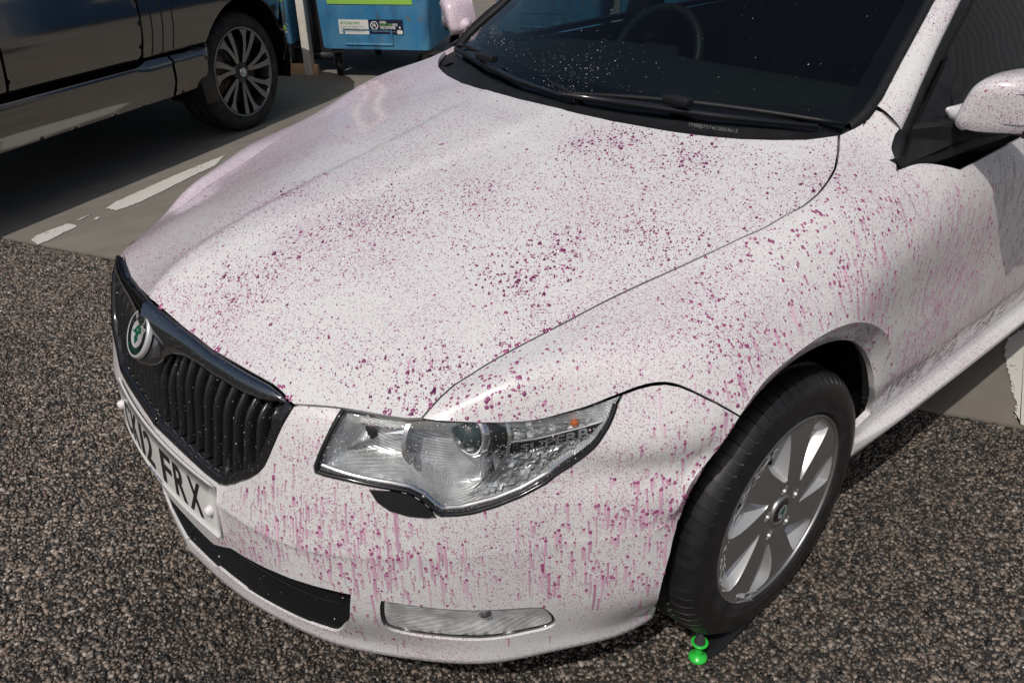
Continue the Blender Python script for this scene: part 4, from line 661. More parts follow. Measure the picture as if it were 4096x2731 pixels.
f1 = sweep_uv(fr, [(-.003, -.012), (-.002, .002), (.004, .005), (.009, .002), (.013, .004), (.018, -.001), (.020, -.05)], 'black_gloss', 'grille_frame', GR, (.2, VS[7])); mirrored(f1)
# top bar: loft between bonnet edge and lower edge
uu = np.r_[np.linspace(0, .12, 10), np.linspace(.14, min(bl[-1, 0], uvD['gtop'][-1, 0]) - .002, 26)]
gt = uvD['gtop']; gt = gt[np.argsort(gt[:, 0])]; V = []
for u in uu:
    a, b_ = np.interp(u, gt[:, 0], gt[:, 1]), np.interp(u, bl[:, 0], bl[:, 1]); a = max(a - .004, b_ + .001)
    for f, h in ((0, -.014), (0, .0), (.12, .008), (.45, .011), (.75, .007), (.97, .003), (1, -.001), (1, -.03)):
        V.append(tuple(sk([(u, a + (b_ - a) * f)], -h * min(1, (a - b_) / .02 + .3) if h > 0 else -h)[0]))
tb = mesh('grille_top_bar', V, grid_faces(len(uu), 8), 'dark_chrome', GR); mirrored(tb)
# badge
bc = Vector((0, -.914, .727)); BM = Matrix.Translation(bc) @ Matrix.Rotation(math.radians(62), 4, 'X')     # local z points forwards
def badge(parent, m, r, full=True):
    base = mesh('badge', *xf(lathe([(-.004, r * 1.04), (.001, r * 1.04), (.004, r), (.006, r * .93), (.004, r * .90), (.004, 0.0001)], 40, 'z'), m), 'badge_silver', parent)
    V, F = [(r * q * math.cos(a), r * q * math.sin(a), .0048) for q in (.90, .60) for a in np.linspace(0, 2 * math.pi, 41)], grid_faces(2, 41, flip=True)
    mesh('badge_ring', *xf((V, F), m), 'black_gloss', base)
    # winged arrow: shaft, head, three feathers and an eye
    arrow = [(-.34, .02), (-.50, .02), (-.50, .0), (-.34, -.03), (-.10, -.03), (-.10, -.16), (-.2, -.16), (.02, -.44), (.22, -.16), (.12, -.16), (.12, .02), (.30, .10), (.36, .22), (.22, .20), (.30, .34), (.12, .29), (.16, .44), (-.06, .36), (-.2, .2)]
    V = [(x * r * 1.02, y * r * 1.02, .0056) for x, y in arrow]
    mesh('badge_arrow', *xf((V, [list(range(len(V)))]), m), 'badge_green', base, False)
    V = [(.03 * r + .05 * r * math.cos(a), .16 * r + .05 * r * math.sin(a), .0062) for a in np.linspace(0, 2 * math.pi, 13)[:-1]]
    mesh('badge_eye', *xf((V, [list(range(12))]), m), 'badge_silver', base, False)
    if full:
        for word, a0, da, c in (('\u0160KODA', 150, -30, 'badge_silver'), ('AUTO', 234, 24, 'badge_green')):
            parts = []
            for i, ch in enumerate(word):
                vf = text_vf(ch, r * .33, .0004, 'CENTER'); a = math.radians(a0 + da * i); rot = a - math.pi / 2 if da < 0 else a + math.pi / 2
                parts.append(xf(vf, Matrix.Translation((r * (.63 if da < 0 else .86) * math.cos(a), r * (.63 if da < 0 else .86) * math.sin(a), .0056)) @ Matrix.Rotation(rot, 4, 'Z')))
            mesh('badge_lettering', *xf(join(*parts), m), c, base, False)
    return base
badge(CAR, BM, .0465)
pb = lathe([(-.03, .060), (-.006, .058), (-.001, .050), (.0, .0001)], 40, 'z'); mesh('badge_plinth', *xf(pb, Matrix.Translation((0, .006, -.002)) @ BM), 'dark_chrome', GR)

# ---- lower intake
top_c = uvD['bumplow_c']; low_c = uvD['liptop_c']
def intake_depth(uv, P):
    a = np.interp(uv[:, 0], low_c[:, 0], low_c[:, 1]); b = np.interp(uv[:, 0], top_c[:, 0], top_c[:, 1]); t = np.clip((uv[:, 1] - a) / (b - a), 0, 1)
    d = .004 + .060 * np.clip(t / .52, 0, 1) + np.where(t > .54, .012, 0) + .02 * np.clip((t - .55) / .3, 0, 1) + np.where(t > .84, -.006, 0)
    return d * np.clip((.60 - uv[:, 0]) / .10, .35, 1)
IN = panel('lower_intake', uvD['intake'], skin_map(depth=intake_depth), 'intake_black', CAR, h=.009, gap=-.004, thick=0); mirrored(IN)

# ---- number plate
def plate_pt(x, z, h=0.0): return (x, -.945 + .30 * x * x - .085 * (.511 - z) - h, z)
X_, Z_ = np.linspace(-.26, .26, 27), np.linspace(.395, .511, 6)
out = [(x * (1) if abs(x) < .255 or 0 < j < 5 else x * .988, z) for x in X_ for j, z in enumerate(Z_)]
PL = mesh('number_plate', [plate_pt(x, z, .0) for x, z in out] + [plate_pt(x, z, -.006) for x, z in out], grid_faces(27, 6) + [[162 + i for i in f][::-1] for f in grid_faces(27, 6)] +
          [[i * 6, 162 + i * 6, 162 + i * 6 + 6, i * 6 + 6][::-1] for i in range(26)] + [[i * 6 + 5, i * 6 + 11, 162 + i * 6 + 11, 162 + i * 6 + 5][::-1] for i in range(26)] + [[156 + j, 157 + j, 162 + 157 + j, 162 + 156 + j][::-1] for j in range(5)] + [[j, 162 + j, 163 + j, j + 1][::-1] for j in range(5)], 'plate_white', CAR)
xs0 = -.205
for ch, wd in (('C', .05), ('K', .05), ('1', .02), ('2', .05), (' ', .022), ('F', .05), ('R', .05), ('X', .05)):
    if ch != ' ':
        V, F = text_vf(ch, .105, .0022); a = np.array(V); a[:, 0] -= a[:, 0].min(); a[:, 1] -= a[:, 1].min()
        a[:, 0] *= wd / max(a[:, 0].max(), 1e-6); a[:, 1] *= .079 / a[:, 1].max()
        mesh('plate_character', [plate_pt(xs0 + p[0], .4165 + p[1], .0012) for p in a], F, 'plate_black', PL, False)
    xs0 += wd + .011
V, F = text_vf('the car people', .0125, .0003); a = np.array(V); mesh('dealer_lettering', [plate_pt(-.045 + p[0], .3995 + p[1], .0012) for p in a], F, 'plate_blue', PL, False)
for sg in (1, -1):
    p = plate_pt(sg * .242, .452); mesh('plate_bolt', *xf(lathe([(-.004, .011), (.004, .0105), (.010, .0085), (.011, .0001)], 16, 'z'), Matrix.Translation(p) @ Matrix.Rotation(math.radians(95), 4, 'X')), 'bolt_cap', PL)

for f_ in (.30, .53, .86):
    C_ = np.stack([np.linspace(.0, .50, 30), np.interp(np.linspace(.0, .50, 30), low_c[:, 0], low_c[:, 1]) * (1 - f_) + np.interp(np.linspace(.0, .50, 30), top_c[:, 0], top_c[:, 1]) * f_], 1)
    P_ = sk(C_, intake_depth(C_ + [0, -.004 if f_ == .53 else 0], None) - .001); ic = mesh('intake_rib', *tube([tuple(q) for q in P_], .0035 if f_ != .30 else .002, 6), 'black_gloss', CAR); mirrored(ic)
# ---- headlights: lens over a chrome bowl with projector, indicator and lettering
HL = empty('headlight'); HL.parent = CAR
hpoly = uvD['head']
hb = lambda uv: polydist(uv, hpoly)
lens = panel('headlight_lens', hpoly, skin_map(off=-.002), 'clear_lens', HL, h=.014, gap=.003, thick=.006)
def bowl(uv, P):
    d = hb(uv); t = np.clip(d / .05, 0, 1); return .010 + .060 * t * t * (3 - 2 * t)
panel('headlight_bowl', hpoly, skin_map(depth=bowl), 'ribbed_reflector', HL, h=.011, gap=.002, thick=0)
HLu = uvD['head']; cen = HLu.mean(0)
def band(C, name, prof, mat, parent=None, inward=None): return sweep_uv(np.asarray(C), prof, mat, name, parent or HL, cen if inward is None else inward)
n0 = DATA['n_head']                                  # first n0 points: inner end, along the bottom, to the outer tip
band(hpoly[:n0], 'lens_seal', [(.000, -.012), (.0005, .0005), (.004, .0012), (.0065, -.001), (.0075, -.012)], 'black_gloss')
band(uvD['h_lowtrim'], 'chrome_trim', [(-.004, -.008), (.000, -.006), (.004, -.006), (.007, -.010)], 'chrome')
def ribbon(C, w0, d0, d1, mat, name, parent=HL):
    C = refine(C, .01, False); P = sk(C, d0); Q = sk(C, d1); t = np.gradient(P, axis=0); t /= np.linalg.norm(t, axis=1, keepdims=True); N = SK.nrm(C); b = np.cross(N, t)
    V = np.stack([P - b * w0 / 2, P + b * w0 / 2, Q + b * w0 / 2, Q - b * w0 / 2], 1).reshape(-1, 3); return mesh(name, V, grid_faces(len(P), 4, False, True), mat, parent, False)
ribbon(uvD['h_divider'], .007, .014, .06, 'satin_chrome', 'reflector_divider')
ribbon(uvD['h_blackslit'], .006, .045, .075, 'black_dark', 'reflector_slit'); ribbon(uvD['h_fold'], .003, .05, .07, 'satin_chrome', 'reflector_fold')
ribbon(uvD['h_bowl'], .006, .012, .07, 'chrome', 'projector_surround')
ax = Vector((.10, -.985, .10)).normalized(); pc = Vector(sk(uvD['h_proj'], .035)[0])
PM = Matrix.Translation(pc) @ ax.to_track_quat('Z', 'Y').to_matrix().to_4x4()
mesh('projector_lens', *xf(lathe([(-.004, .031), (.004, .0305), (.012, .027), (.018, .020), (.021, .011), (.022, .0001)], 32, 'z'), PM), 'projector_glass', HL)
mesh('projector_ring', *xf(lathe([(-.012, .032), (.000, .0318), (.003, .035), (.002, .042), (-.008, .044), (-.03, .046)], 36, 'z'), PM), 'chrome', HL)
mesh('projector_barrel', *xf(lathe([(-.05, .052), (-.012, .050), (-.010, .044), (-.03, .040)], 32, 'z'), PM), 'black_gloss', HL)
wq = sk(uvD['h_wedge'], .042); mesh('reflector_facet', wq, [[0, 1, 2, 3]], 'bright_facet', HL, False)
def resamp(C, n):
    C = np.asarray(C); L = np.r_[0, np.cumsum(np.linalg.norm(np.diff(C, axis=0), axis=1))]; t = np.linspace(0, L[-1], n); return np.stack([np.interp(t, L, C[:, k]) for k in (0, 1)], 1)
def facets(top, bot, nu, nv, d, name, tilt=.35):
    A, B = resamp(top, nu + 1), resamp(bot, nu + 1); V, F = [], []
    for j in range(nv):
        for i in range(nu):
            q = []
            off = (j % 2) * .4
            for di, dj in ((0, 0), (1, 0), (1, 1), (0, 1)):
                ii = min(max(i + di - off * .5, 0), nu); a = A[int(ii)] + (A[min(int(ii) + 1, nu)] - A[int(ii)]) * (ii % 1); b = B[int(ii)] + (B[min(int(ii) + 1, nu)] - B[int(ii)]) * (ii % 1); f = (j + dj) / nv; q.append(a + (b - a) * f)
            dd = d + rng.uniform(-1, 1, 4) * .006 * tilt / .35
            P = sk(np.array(q), dd); k = len(V); V += P.tolist(); F.append([k, k + 1, k + 2, k + 3])
    o = mesh(name, V, F, 'facet_chrome', HL, False); o['kind'] = 'stuff'; return o
facets(uvD['h_sigtop'], uvD['h_sigmid'], 16, 5, .030, 'indicator_facets', .4)
facets(uvD['h_low_up'], uvD['h_low_lo'], 18, 7, .028, 'sidelight_facets', .5)
P = sk(resamp(uvD['h_sigmid'], 12) + [[0, -.003]], .020); Q = sk(resamp(uvD['h_black_lo'], 12), .022)
mesh('black_band', np.stack([P, Q], 1).reshape(-1, 3), grid_faces(12, 2), 'black_gloss', HL, False)
band(uvD['h_sigmid'], 'band_edge', [(-.002, -.021), (-.002, -.015), (.002, -.015), (.002, -.021)], 'chrome')
for q in uvD['h_bulbs']:
    p = sk([q], .030)[0]; mesh('indicator_bulb', *xf(lathe([(-.01, .006), (.0, .0075), (.006, .006), (.009, .0001)], 14, 'z'), Matrix.Translation(p) @ Vector((.7, -.6, .4)).to_track_quat('Z', 'Y').to_matrix().to_4x4()), 'amber', HL)
t0, t1 = uvD['h_text']; V, F = text_vf('SUPERB', 1.0, .02); a = np.array(V); a[:, 0] -= a[:, 0].min(); wd = a[:, 0].max()
q = t0[None] + (t1 - t0)[None] * (a[:, :1] / wd); q[:, 1] += a[:, 1] / .72 * .022 - .004
mesh('band_lettering', sk(q, .017), F, 'satin_chrome', HL, False)
for o in [c for c in HL.children]: pass
HR = empty('headlight'); HR.parent = CAR
for o in list(HL.children):
    if 'lettering' in o.name: continue
    mirrored(o, parent=HR)
# washer cover, fog lamp
WP = inset(uvD['washer'], -.001)
wc = panel('headlight_washer_cover', WP, skin_map(off=.004), 'black_gloss', CAR, h=.012, gap=0, thick=.02); mirrored(wc)
FG = empty('fog_lamp'); FG.parent = CAR; fpoly = inset(uvD['fog'], .003)
panel('fog_lens', fpoly, skin_map(off=-.004), 'clear_lens', FG, h=.016, gap=0, thick=.02)
panel('fog_reflector', fpoly, skin_map(depth=lambda uv, P: .006 + .012 * np.clip(polydist(uv, fpoly) / .035, 0, 1) ** 1.5), 'fog_reflector', FG, h=.009, gap=0, thick=0)
sweep_uv(np.vstack([fpoly, fpoly[:1]]), [(-.006, -.03), (-.004, -.004), (.002, -.006), (.005, -.012)], 'black_gloss', 'fog_surround', FG, fpoly.mean(0))
fc = Vector(sk([fpoly.mean(0) + [.02, .012]], .013)[0]); mesh('fog_bulb_shield', *xf(lathe([(-.012, .018), (.0, .017), (.007, .010), (.009, .0001)], 20, 'z'), Matrix.Translation(fc) @ Vector((.35, -.9, .1)).to_track_quat('Z', 'Y').to_matrix().to_4x4()), 'satin_chrome', FG)
FR = empty('fog_lamp'); FR.parent = CAR
for o in list(FG.children): mirrored(o, parent=FR)

# ---- wheels
def wheel(sg, y, steer):
    R0, rim = .312, .2195
    W = empty('wheel', mat=Matrix.Translation((sg * .880, y, .309)) @ Matrix.Rotation(steer, 4, 'Z') @ (Matrix.Rotation(math.pi, 4, 'Z') if sg < 0 else Matrix.Identity(4))); 
    mw = W.matrix_world.copy(); W.parent = CAR; W.matrix_world = mw
    # tyre: section from inner bead to outer bead (x = 0 is the rim face), shoulder sipes cut in
    n = 288; prof = [(-.175, .215), (-.195, .235), (-.205, .27), (-.198, .297), (-.182, .3085), (-.168, .3115), (-.150, .3125), (-.147, .305), (-.139, .305), (-.136, .3128), (-.105, .3135), (-.102, .305), (-.094, .305), (-.091, .3135), (-.060, .3128), (-.057, .305), (-.049, .305), (-.046, .3122), (-.030, .310), (-.016, .3045), (-.004, .294), (.002, .288), (.0045, .275), (.006, .262), (.0055, .247), (.002, .236), (.0035, .230), (.000, .2235), (-.006, .219)]
    V = []
    nb = n // 4; step = 2 * math.pi / nb
    for k in range(n):
        a = step * (k // 4 + (0, .85, .87, .98)[k % 4]); sip = (k % 4) >= 2
        for i, (x, r) in enumerate(prof):
            if sip and (16 < i < 21 or 3 < i < 7): r -= .0034 if i in (17, 18, 5, 6) else .0028
            if sip and i in (9, 10, 13, 14): r -= .004
            tw = .012 * (i - 17) / 3 if 16 < i < 21 else 0
            V.append((x, r * math.cos(a + tw), r * math.sin(a + tw)))
    ty = mesh('tyre', V, grid_faces(n, len(prof), True, False, flip=True), ['rubber_wet', 'rubber_dry'], W); sharp_normals(ty.data, 38)
    pm = np.array([0 if (q % (len(prof) - 1)) < 24 else 1 for q in range(len(ty.data.polygons))], np.int32); ty.data.polygons.foreach_set('material_index', pm)
    vf = text_vf('NE', .034, .0006, 'CENTER')
    def onwall(a0):
        V = []
        for x, yy, z in vf[0]:
            r = .243 + yy; a = a0 - x / .258; V.append((.0062 - abs(r - .256) * .12, r * math.cos(a), r * math.sin(a)))
        return V, vf[1]
    mesh('tyre_lettering', *onwall(math.radians(58)), 'rubber_dry', W, False)
    # alloy face with seven windows
    def face(r): return -.004 + .004 * math.sin(math.pi * min(r / rim, 1)) - .012 * max(0, (.05 - r) / .05)
    wins = []
    for k in range(7):
        c = math.radians(-102 + 360 / 7 * k); q = [(.079, -17), (.083, -15.5), (.10, -14), (.13, -12.8), (.165, -11.8), (.19, -11), (.205, -9.5), (.2065, -4), (.206, 3), (.204, 9), (.196, 12.5), (.18, 13.6), (.155, 12.8), (.13, 9.5), (.11, 5), (.095, .0), (.084, -5), (.078, -11)]
        wins.append(np.array([(r * math.cos(c + math.radians(a)), r * math.sin(c + math.radians(a))) for r, a in q]))
    bolts = [np.array([(.056 * math.cos(b) + .0125 * math.cos(a), .056 * math.sin(b) + .0125 * math.sin(a)) for a in np.linspace(0, 2 * math.pi, 13)[:-1]]) for b in [math.radians(18 + 72 * k) for k in range(5)]]
    ring = lambda r, n: np.array([(r * math.cos(a), r * math.sin(a)) for a in np.linspace(0, 2 * math.pi, n + 1)[:-1]])
    fm = lambda Q: (np.c_[[face(float(np.hypot(*q))) for q in Q], Q], np.tile([1., 0, 0], (len(Q), 1)))
    fo = panel('alloy_face', ring(.2150, 72), fm, 'alloy_silver', W, holes=wins + bolts + [ring(.0365, 28)], h=.013, gap=0, thick=0)
    PANELS.pop('alloy_face')
    mesh('rim_flange', *lathe([(-.030, .2165), (-.004, .2150), (.000, .2165), (.0015, .2195), (-.003, .2205), (-.012, .2205)], 72, 'x'), 'alloy_silver', W)
    V, F = [], []
    for wq in wins:                                         # sloping window walls
        m = len(wq); o3 = [(face(float(np.hypot(*q))), *q) for q in wq]; k = len(V)
        ed = .5 * (wq[3] + wq[4]); mid = wq.mean(0); c0 = ed + (mid - ed) * .62
        i1 = [(face(.15) - .010, *(c0 + (q - c0) * .82)) for q in wq]; i2 = [(face(.15) - .034, *(c0 + (q - c0) * .52)) for q in wq]
        i3 = [(face(.15) - .0012 - .002, *(c0 + (q - c0) * .985)) for q in wq]
        V += o3 + i3 + i1 + i2
        for a in range(3):
            for i in range(m): F.append([k + a * m + i, k + a * m + (i + 1) % m, k + (a + 1) * m + (i + 1) % m, k + (a + 1) * m + i])
    ww = mesh('window_walls', V, F, 'alloy_wall_lit', W); sharp_normals(ww.data, 50)
    for bq in bolts:
        m = len(bq); c0 = bq.mean(0); V = [(face(.056), *q) for q in bq] + [(face(.056) - .022, *(c0 + (q - c0) * .85)) for q in bq] + [(face(.056) - .022, *c0)]; F = []
        for i in range(m): F += [[i, (i + 1) % m, m + (i + 1) % m, m + i], [m + i, m + (i + 1) % m, 2 * m]]
        mesh('bolt_recess', V, F, 'alloy_silver', W)
    for bq in bolts:
        c0 = bq.mean(0); mesh('wheel_bolt', *lathe([(-.022, .0075), (-.012, .0075), (-.010, .006), (-.010, .0001)], 6, 'x'), 'brake_metal', W, False, loc=None).location = (face(.056), c0[0], c0[1])
    mesh('hub_ring', *lathe([(-.03, .0365), (face(.037) + .002, .0372), (face(.037) + .007, .0345), (face(.037) + .006, .030), (-.004, .0285), (-.004, .0001)], 36, 'x'), 'alloy_silver', W)
    mesh('hub_cap', *lathe([(-.004, .0275), (.001, .0265), (.002, .020), (.0023, .0001)], 32, 'x'), 'black_gloss', W)
    g = [(.0032, .0165 * (math.cos(a)), .0165 * (math.sin(a))) for a in np.linspace(0, 2 * math.pi, 25)[:-1]]; mesh('hub_cap_disc', g, [list(range(24))], 'badge_silver', W, False)
    ar = [(-.34, .02), (-.50, -.02), (-.10, -.10), (.02, -.44), (.22, -.16), (.36, .22), (.16, .44), (-.2, .2)]
    mesh('hub_cap_arrow', [(.0038, x * .030, y * .030) for x, y in ar], [list(range(8))], 'badge_green', W, False)
    mesh('barrel', *lathe([(-.20, .205), (-.02, .212)], 48, 'x'), 'brake_metal', W)
    mesh('brake_disc', *lathe([(-.085, .140), (-.070, .142), (-.070, .07), (-.060, .0001)], 48, 'x'), 'brake_metal', W)
    mesh('wheel_back', *lathe([(-.12, .21), (-.12, .0001)], 32, 'x'), 'black_dark', W)
    V, F = boxvf(-.10, -.05, -.05, .05, .09, .145, .01); mesh('brake_caliper', [(x, -z, y) for x, y, z in V], F, 'brake_metal', W)
    if sg > 0:                                              # kerb scuffs on the forward lower lip
        V, F = [], []
        for _ in range(90):
            a = math.radians(rng.choice([rng.uniform(150, 215), rng.uniform(110, 150), rng.uniform(-130, -105)])); r = rng.uniform(.195, .217); L = rng.uniform(.003, .018); wd = rng.uniform(.0008, .0026); tl = rng.uniform(-.5, .5); k = len(V)
            for s_, t_ in ((-1, 0), (0, 1), (1, 0), (0, -1)):
                aa = a + s_ * L / r; V.append((face(r) + .0035 if r < .212 else .0040, (r + s_ * L * tl + t_ * wd) * math.cos(aa), (r + s_ * L * tl + t_ * wd) * math.sin(aa)))
            F.append([k, k + 1, k + 2, k + 3])
        o = mesh('kerb_scuff', V, F, 'alloy_scuff', W, False); o['kind'] = 'stuff'
    V, F = tube([(-.012, -.155 * math.cos(1), .0), (-.0, -.150, .0)], .004, 8)
    return W
wheel(1, .012, math.radians(1.2)); wheel(-1, .012, math.radians(1.2)); wheel(1, 2.76, 0); wheel(-1, 2.76, 0)
def liner(y0, name='arch_liner'):
    for sg in (1, -1):
        V = []
        for i in range(25):
            a = math.radians(-12 + (196) * i / 24)
            xo = .845 - .07 * max(0, (math.degrees(a) - 150) / 34)
            for x, r in ((xo, .388), (xo - .02, .394), (.60, .40), (.56, .34), (.56, .0)): V.append((sg * x, y0 + r * math.cos(a), .33 + r * math.sin(a)))
        mesh(name, V, grid_faces(25, 5, flip=sg > 0), 'black_dark', CAR)
liner(-.015); liner(2.76)
V, F = boxvf(-.55, .55, -.62, 2.9, .20, .58, .03); mesh('underbody', V, F, 'black_dark', CAR, False)  # added black box inside the body, stops light coming through panel gaps
V, F = boxvf(-.50, .50, -.66, .05, .30, .69, .03); mesh('bay_light_block', V, F, 'black_dark', CAR, False)  # added black box behind the grille, blocks light in the front gaps

# ---- cabin
D0 = []
for y, z, wd in ((.20, .965, .62), (.45, .985, .76), (.70, .985, .80), (.92, .962, .80), (1.0, .90, .80), (1.02, .70, .80)):
    D0.append([(wd * t, y + .16 * abs(t) ** 2.5 * (y < .6), z + .022 * math.exp(-((t + .5) / .2) ** 2) * (y > .6) * (y < 1)) for t in np.linspace(-1, 1, 25)])
loft('dashboard', D0, 'dash_grey', CAR, True)
sw = Vector((-.385, 1.02, .915)); SWM = Matrix.Translation(sw) @ Matrix.Rotation(math.radians(62), 4, 'X')
V = []
for i in range(48):
    a = 2 * math.pi * i / 48
    for j in range(10): b = 2 * math.pi * j / 10; V.append(((.178 + .016 * math.cos(b)) * math.cos(a), (.178 + .016 * math.cos(b)) * math.sin(a), .018 * math.sin(b)))
SWO = mesh('steering_wheel', *xf((V, grid_faces(48, 10, True, True)), SWM), 'leather_dark', CAR)
mesh('steering_hub', *xf(join(boxvf(-.075, .075, -.07, .06, -.035, .005, .02), boxvf(-.17, .17, -.02, .025, -.02, 0, .005)), SWM), 'interior_dark', SWO)
for sx in (-.37, .37):
    V, F = join(boxvf(sx - .24, sx + .24, 1.25, 1.75, .45, .62, .05), xf(boxvf(sx - .23, sx + .23, -.07, .07, 0, .62, .05), Matrix.Translation((0, 1.72, .55)) @ Matrix.Rotation(-.25, 4, 'X')), xf(boxvf(sx - .13, sx + .13, -.05, .05, 0, .18, .04), Matrix.Translation((0, 1.90, 1.18))))
    mesh('seat', V, F, 'interior_dark', CAR)
V, F = join(boxvf(-.62, .62, 2.3, 2.45, .5, 1.18, .05), boxvf(-.80, .80, .9, 2.6, .32, .40)); mesh('cabin_floor', V, F, 'interior_dark', CAR)
for sg in (1, -1):
    V = [(sg * x, y, z) for x, y, z in ((.655, .48, 1.02), (.62, .73, 1.195), (.565, 1.06, 1.37), (.595, 1.10, 1.36), (.665, .76, 1.18), (.700, .54, 1.02), (.73, .54, .965), (.65, .47, .975))]
    mesh('pillar_trim', V, [[0, 1, 4, 5], [1, 2, 3, 4], [0, 5, 6, 7]] if sg < 0 else [[5, 4, 1, 0], [4, 3, 2, 1], [7, 6, 5, 0]], 'grey_trim', CAR, False)
    V, F = boxvf(.79, .80, .52, 2.35, .4, .955); V = [(sg * x, y, z + .03 * (y > 1) * (z > .9)) for x, y, z in V]; mesh('door_trim', V, F if sg > 0 else [f[::-1] for f in F], 'interior_dark', CAR, False)
# ------------------------------------------------------------------ the yard
from mathutils import noise as mnz
E0, E1 = np.array([-2.914, -.728]), np.array([.984, 1.207]); ED = (E1 - E0) / np.linalg.norm(E1 - E0); EN = np.array([-ED[1], ED[0]])   # joint line; EN points to the concrete
g = 70.0
tag(mesh('tarmac_ground', [(-g, -g, -.006), (g, -g, -.006), (g, g, -.006), (-g, g, -.006)], [[0, 1, 2, 3]], 'tarmac', None, False), kind='structure')
a, b = E0 - ED * 60, E0 + ED * 60; c, d = b + EN * 60, a + EN * 60
tag(mesh('concrete_pavement', [(*a, .003), (*b, .003), (*c, .003), (*d, .003), (*a, -.02), (*b, -.02)], [[0, 1, 2, 3], [4, 5, 1, 0]], 'concrete', None, False), kind='structure')
def jag(poly, h=.010, amp=.0028):
    q = refine(poly, h); return q + rng.normal(0, amp, q.shape)
line1 = [[(*p, .007) for p in jag(q)] for q in DATA['line1']]
V, F = [], []
for q in line1: F.append(list(range(len(V), len(V) + len(q)))); V += q
tag(mesh('parking_line', V, F, 'line', None, False), kind='structure')
q = jag(DATA['line2'], .007, .003); tag(mesh('parking_line', [(*p, .007) for p in q], [list(range(len(q)))], 'line', None, False), kind='structure')
# loose-looking stone chips of the tarmac, real geometry near the camera
vis = np.array([(-2.95, -.75), (-.09, -1.40), (1.40, .22), (1.0, 1.25)])
sp = .0086; lo, hi = vis.min(0) - .5, vis.max(0) + .5
G = np.stack(np.meshgrid(np.arange(lo[0], hi[0], sp), np.arange(lo[1], hi[1], sp), indexing='ij'), -1).reshape(-1, 2); G += rng.uniform(-.48, .48, G.shape) * sp
G = G[((G - E0) @ EN) < -.010]; k = inpoly(G, vis); G = G[k | (polydist(G, vis) < .35)]; G = G[rng.random(len(G)) < .93]
n = len(G)
base = np.array([(x, y, z) for x in (-1, 1) for y in (-1, 1) for z in (-1, 1)], float)
S = base[None] * rng.uniform(.35, 1.0, (n, 8, 3)); S[:, :, 2] = np.where(base[None, :, 2] > 0, rng.uniform(.55, 1, (n, 8)), S[:, :, 2])
sz = rng.lognormal(math.log(.0046), .38, n).clip(.0018, .0088); S *= np.stack([sz * rng.uniform(.75, 1.35, n), sz * rng.uniform(.6, 1.0, n), np.minimum(sz * .7, .0034)], 1)[:, None]
ang = rng.uniform(0, 2 * math.pi, n); tx, ty = rng.normal(0, .12, n), rng.normal(0, .12, n); ca, sa = np.cos(ang)[:, None], np.sin(ang)[:, None]
X = S[..., 0] * ca - S[..., 1] * sa; Y = S[..., 0] * sa + S[..., 1] * ca; Z = S[..., 2] + X * tx[:, None] + Y * ty[:, None]
Vs = np.stack([X + G[:, :1], Y + G[:, 1:], Z + rng.uniform(-.0045, -.0022, n)[:, None]], -1).reshape(-1, 3)
ft = np.array([[0, 1, 3], [0, 3, 2], [4, 6, 7], [4, 7, 5], [0, 4, 5], [0, 5, 1], [2, 3, 7], [2, 7, 6], [1, 5, 7], [1, 7, 3]])
Tt = (ft[None] + 8 * np.arange(n)[:, None, None]).reshape(-1, 3)
pal = np.array([(.33, .262, .21), (.42, .345, .285), (.24, .205, .175), (.15, .135, .12), (.075, .068, .062), (.035, .033, .031), (.50, .44, .385), (.26, .19, .15)]); pr = np.array([.19, .10, .17, .15, .15, .13, .05, .06])
ci = rng.choice(len(pal), n, p=pr / pr.sum()); tint = pal[ci] * rng.uniform(.62, .98, (n, 1))
cl_ = np.array([[mnz.fractal(Vector((x_ * 1.3, y_ * 1.3, 0)), 1.0, 2.0, 3)] for x_, y_ in G[::1]]) if n < 400000 else np.zeros((n, 1))
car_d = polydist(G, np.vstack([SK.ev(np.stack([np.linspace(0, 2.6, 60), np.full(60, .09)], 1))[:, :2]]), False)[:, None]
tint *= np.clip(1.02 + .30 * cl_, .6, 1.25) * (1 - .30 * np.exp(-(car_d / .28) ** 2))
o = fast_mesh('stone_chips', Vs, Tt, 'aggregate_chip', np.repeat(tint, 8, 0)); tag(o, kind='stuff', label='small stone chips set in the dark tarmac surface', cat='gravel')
# ---- wooden frame, board behind it
EB = np.array([.80, .60]); EY = np.array([-.60, .80])
def frame_at(org): return Matrix(((EB[0], EY[0], 0, org[0]), (EB[1], EY[1], 0, org[1]), (0, 0, 1, 0), (0, 0, 0, 1)))
WF = empty('wooden_frame', mat=frame_at((-5.335, 2.06))); tag(WF, 'pale timber frame standing on the concrete between dark car and blue bin', 'wooden frame')
for x0, x1 in ((-.02, .045), (.185, .255)): mesh('post', *boxvf(x0, x1, -.035, .035, 0, 2.0, .004), 'timber_white', WF)
mesh('base_board', *boxvf(.047, .183, -.02, .02, .0, .085, .003), 'timber_tan', WF); mesh('base_board', *boxvf(.257, .30, -.025, .015, .0, .085, .003), 'timber_tan', WF)
mesh('top_board', *boxvf(-.02, .255, .036, .07, 1.86, 1.98, .003), 'timber_tan', WF)
BB = empty('upright_board', mat=frame_at((-5.40, 2.18))); tag(BB, 'dark upright panel leaning just behind the pale timber frame', 'board')
mesh('panel_sheet', *boxvf(-.02, .42, .0, .02, .10, 1.9, .003), 'dark_board', BB); mesh('panel_strip', *boxvf(.14, .215, -.006, -.001, .12, .62), 'board_grey', BB); mesh('panel_rail', *boxvf(-.02, .42, -.012, -.001, .10, .16), 'dark_board', BB)
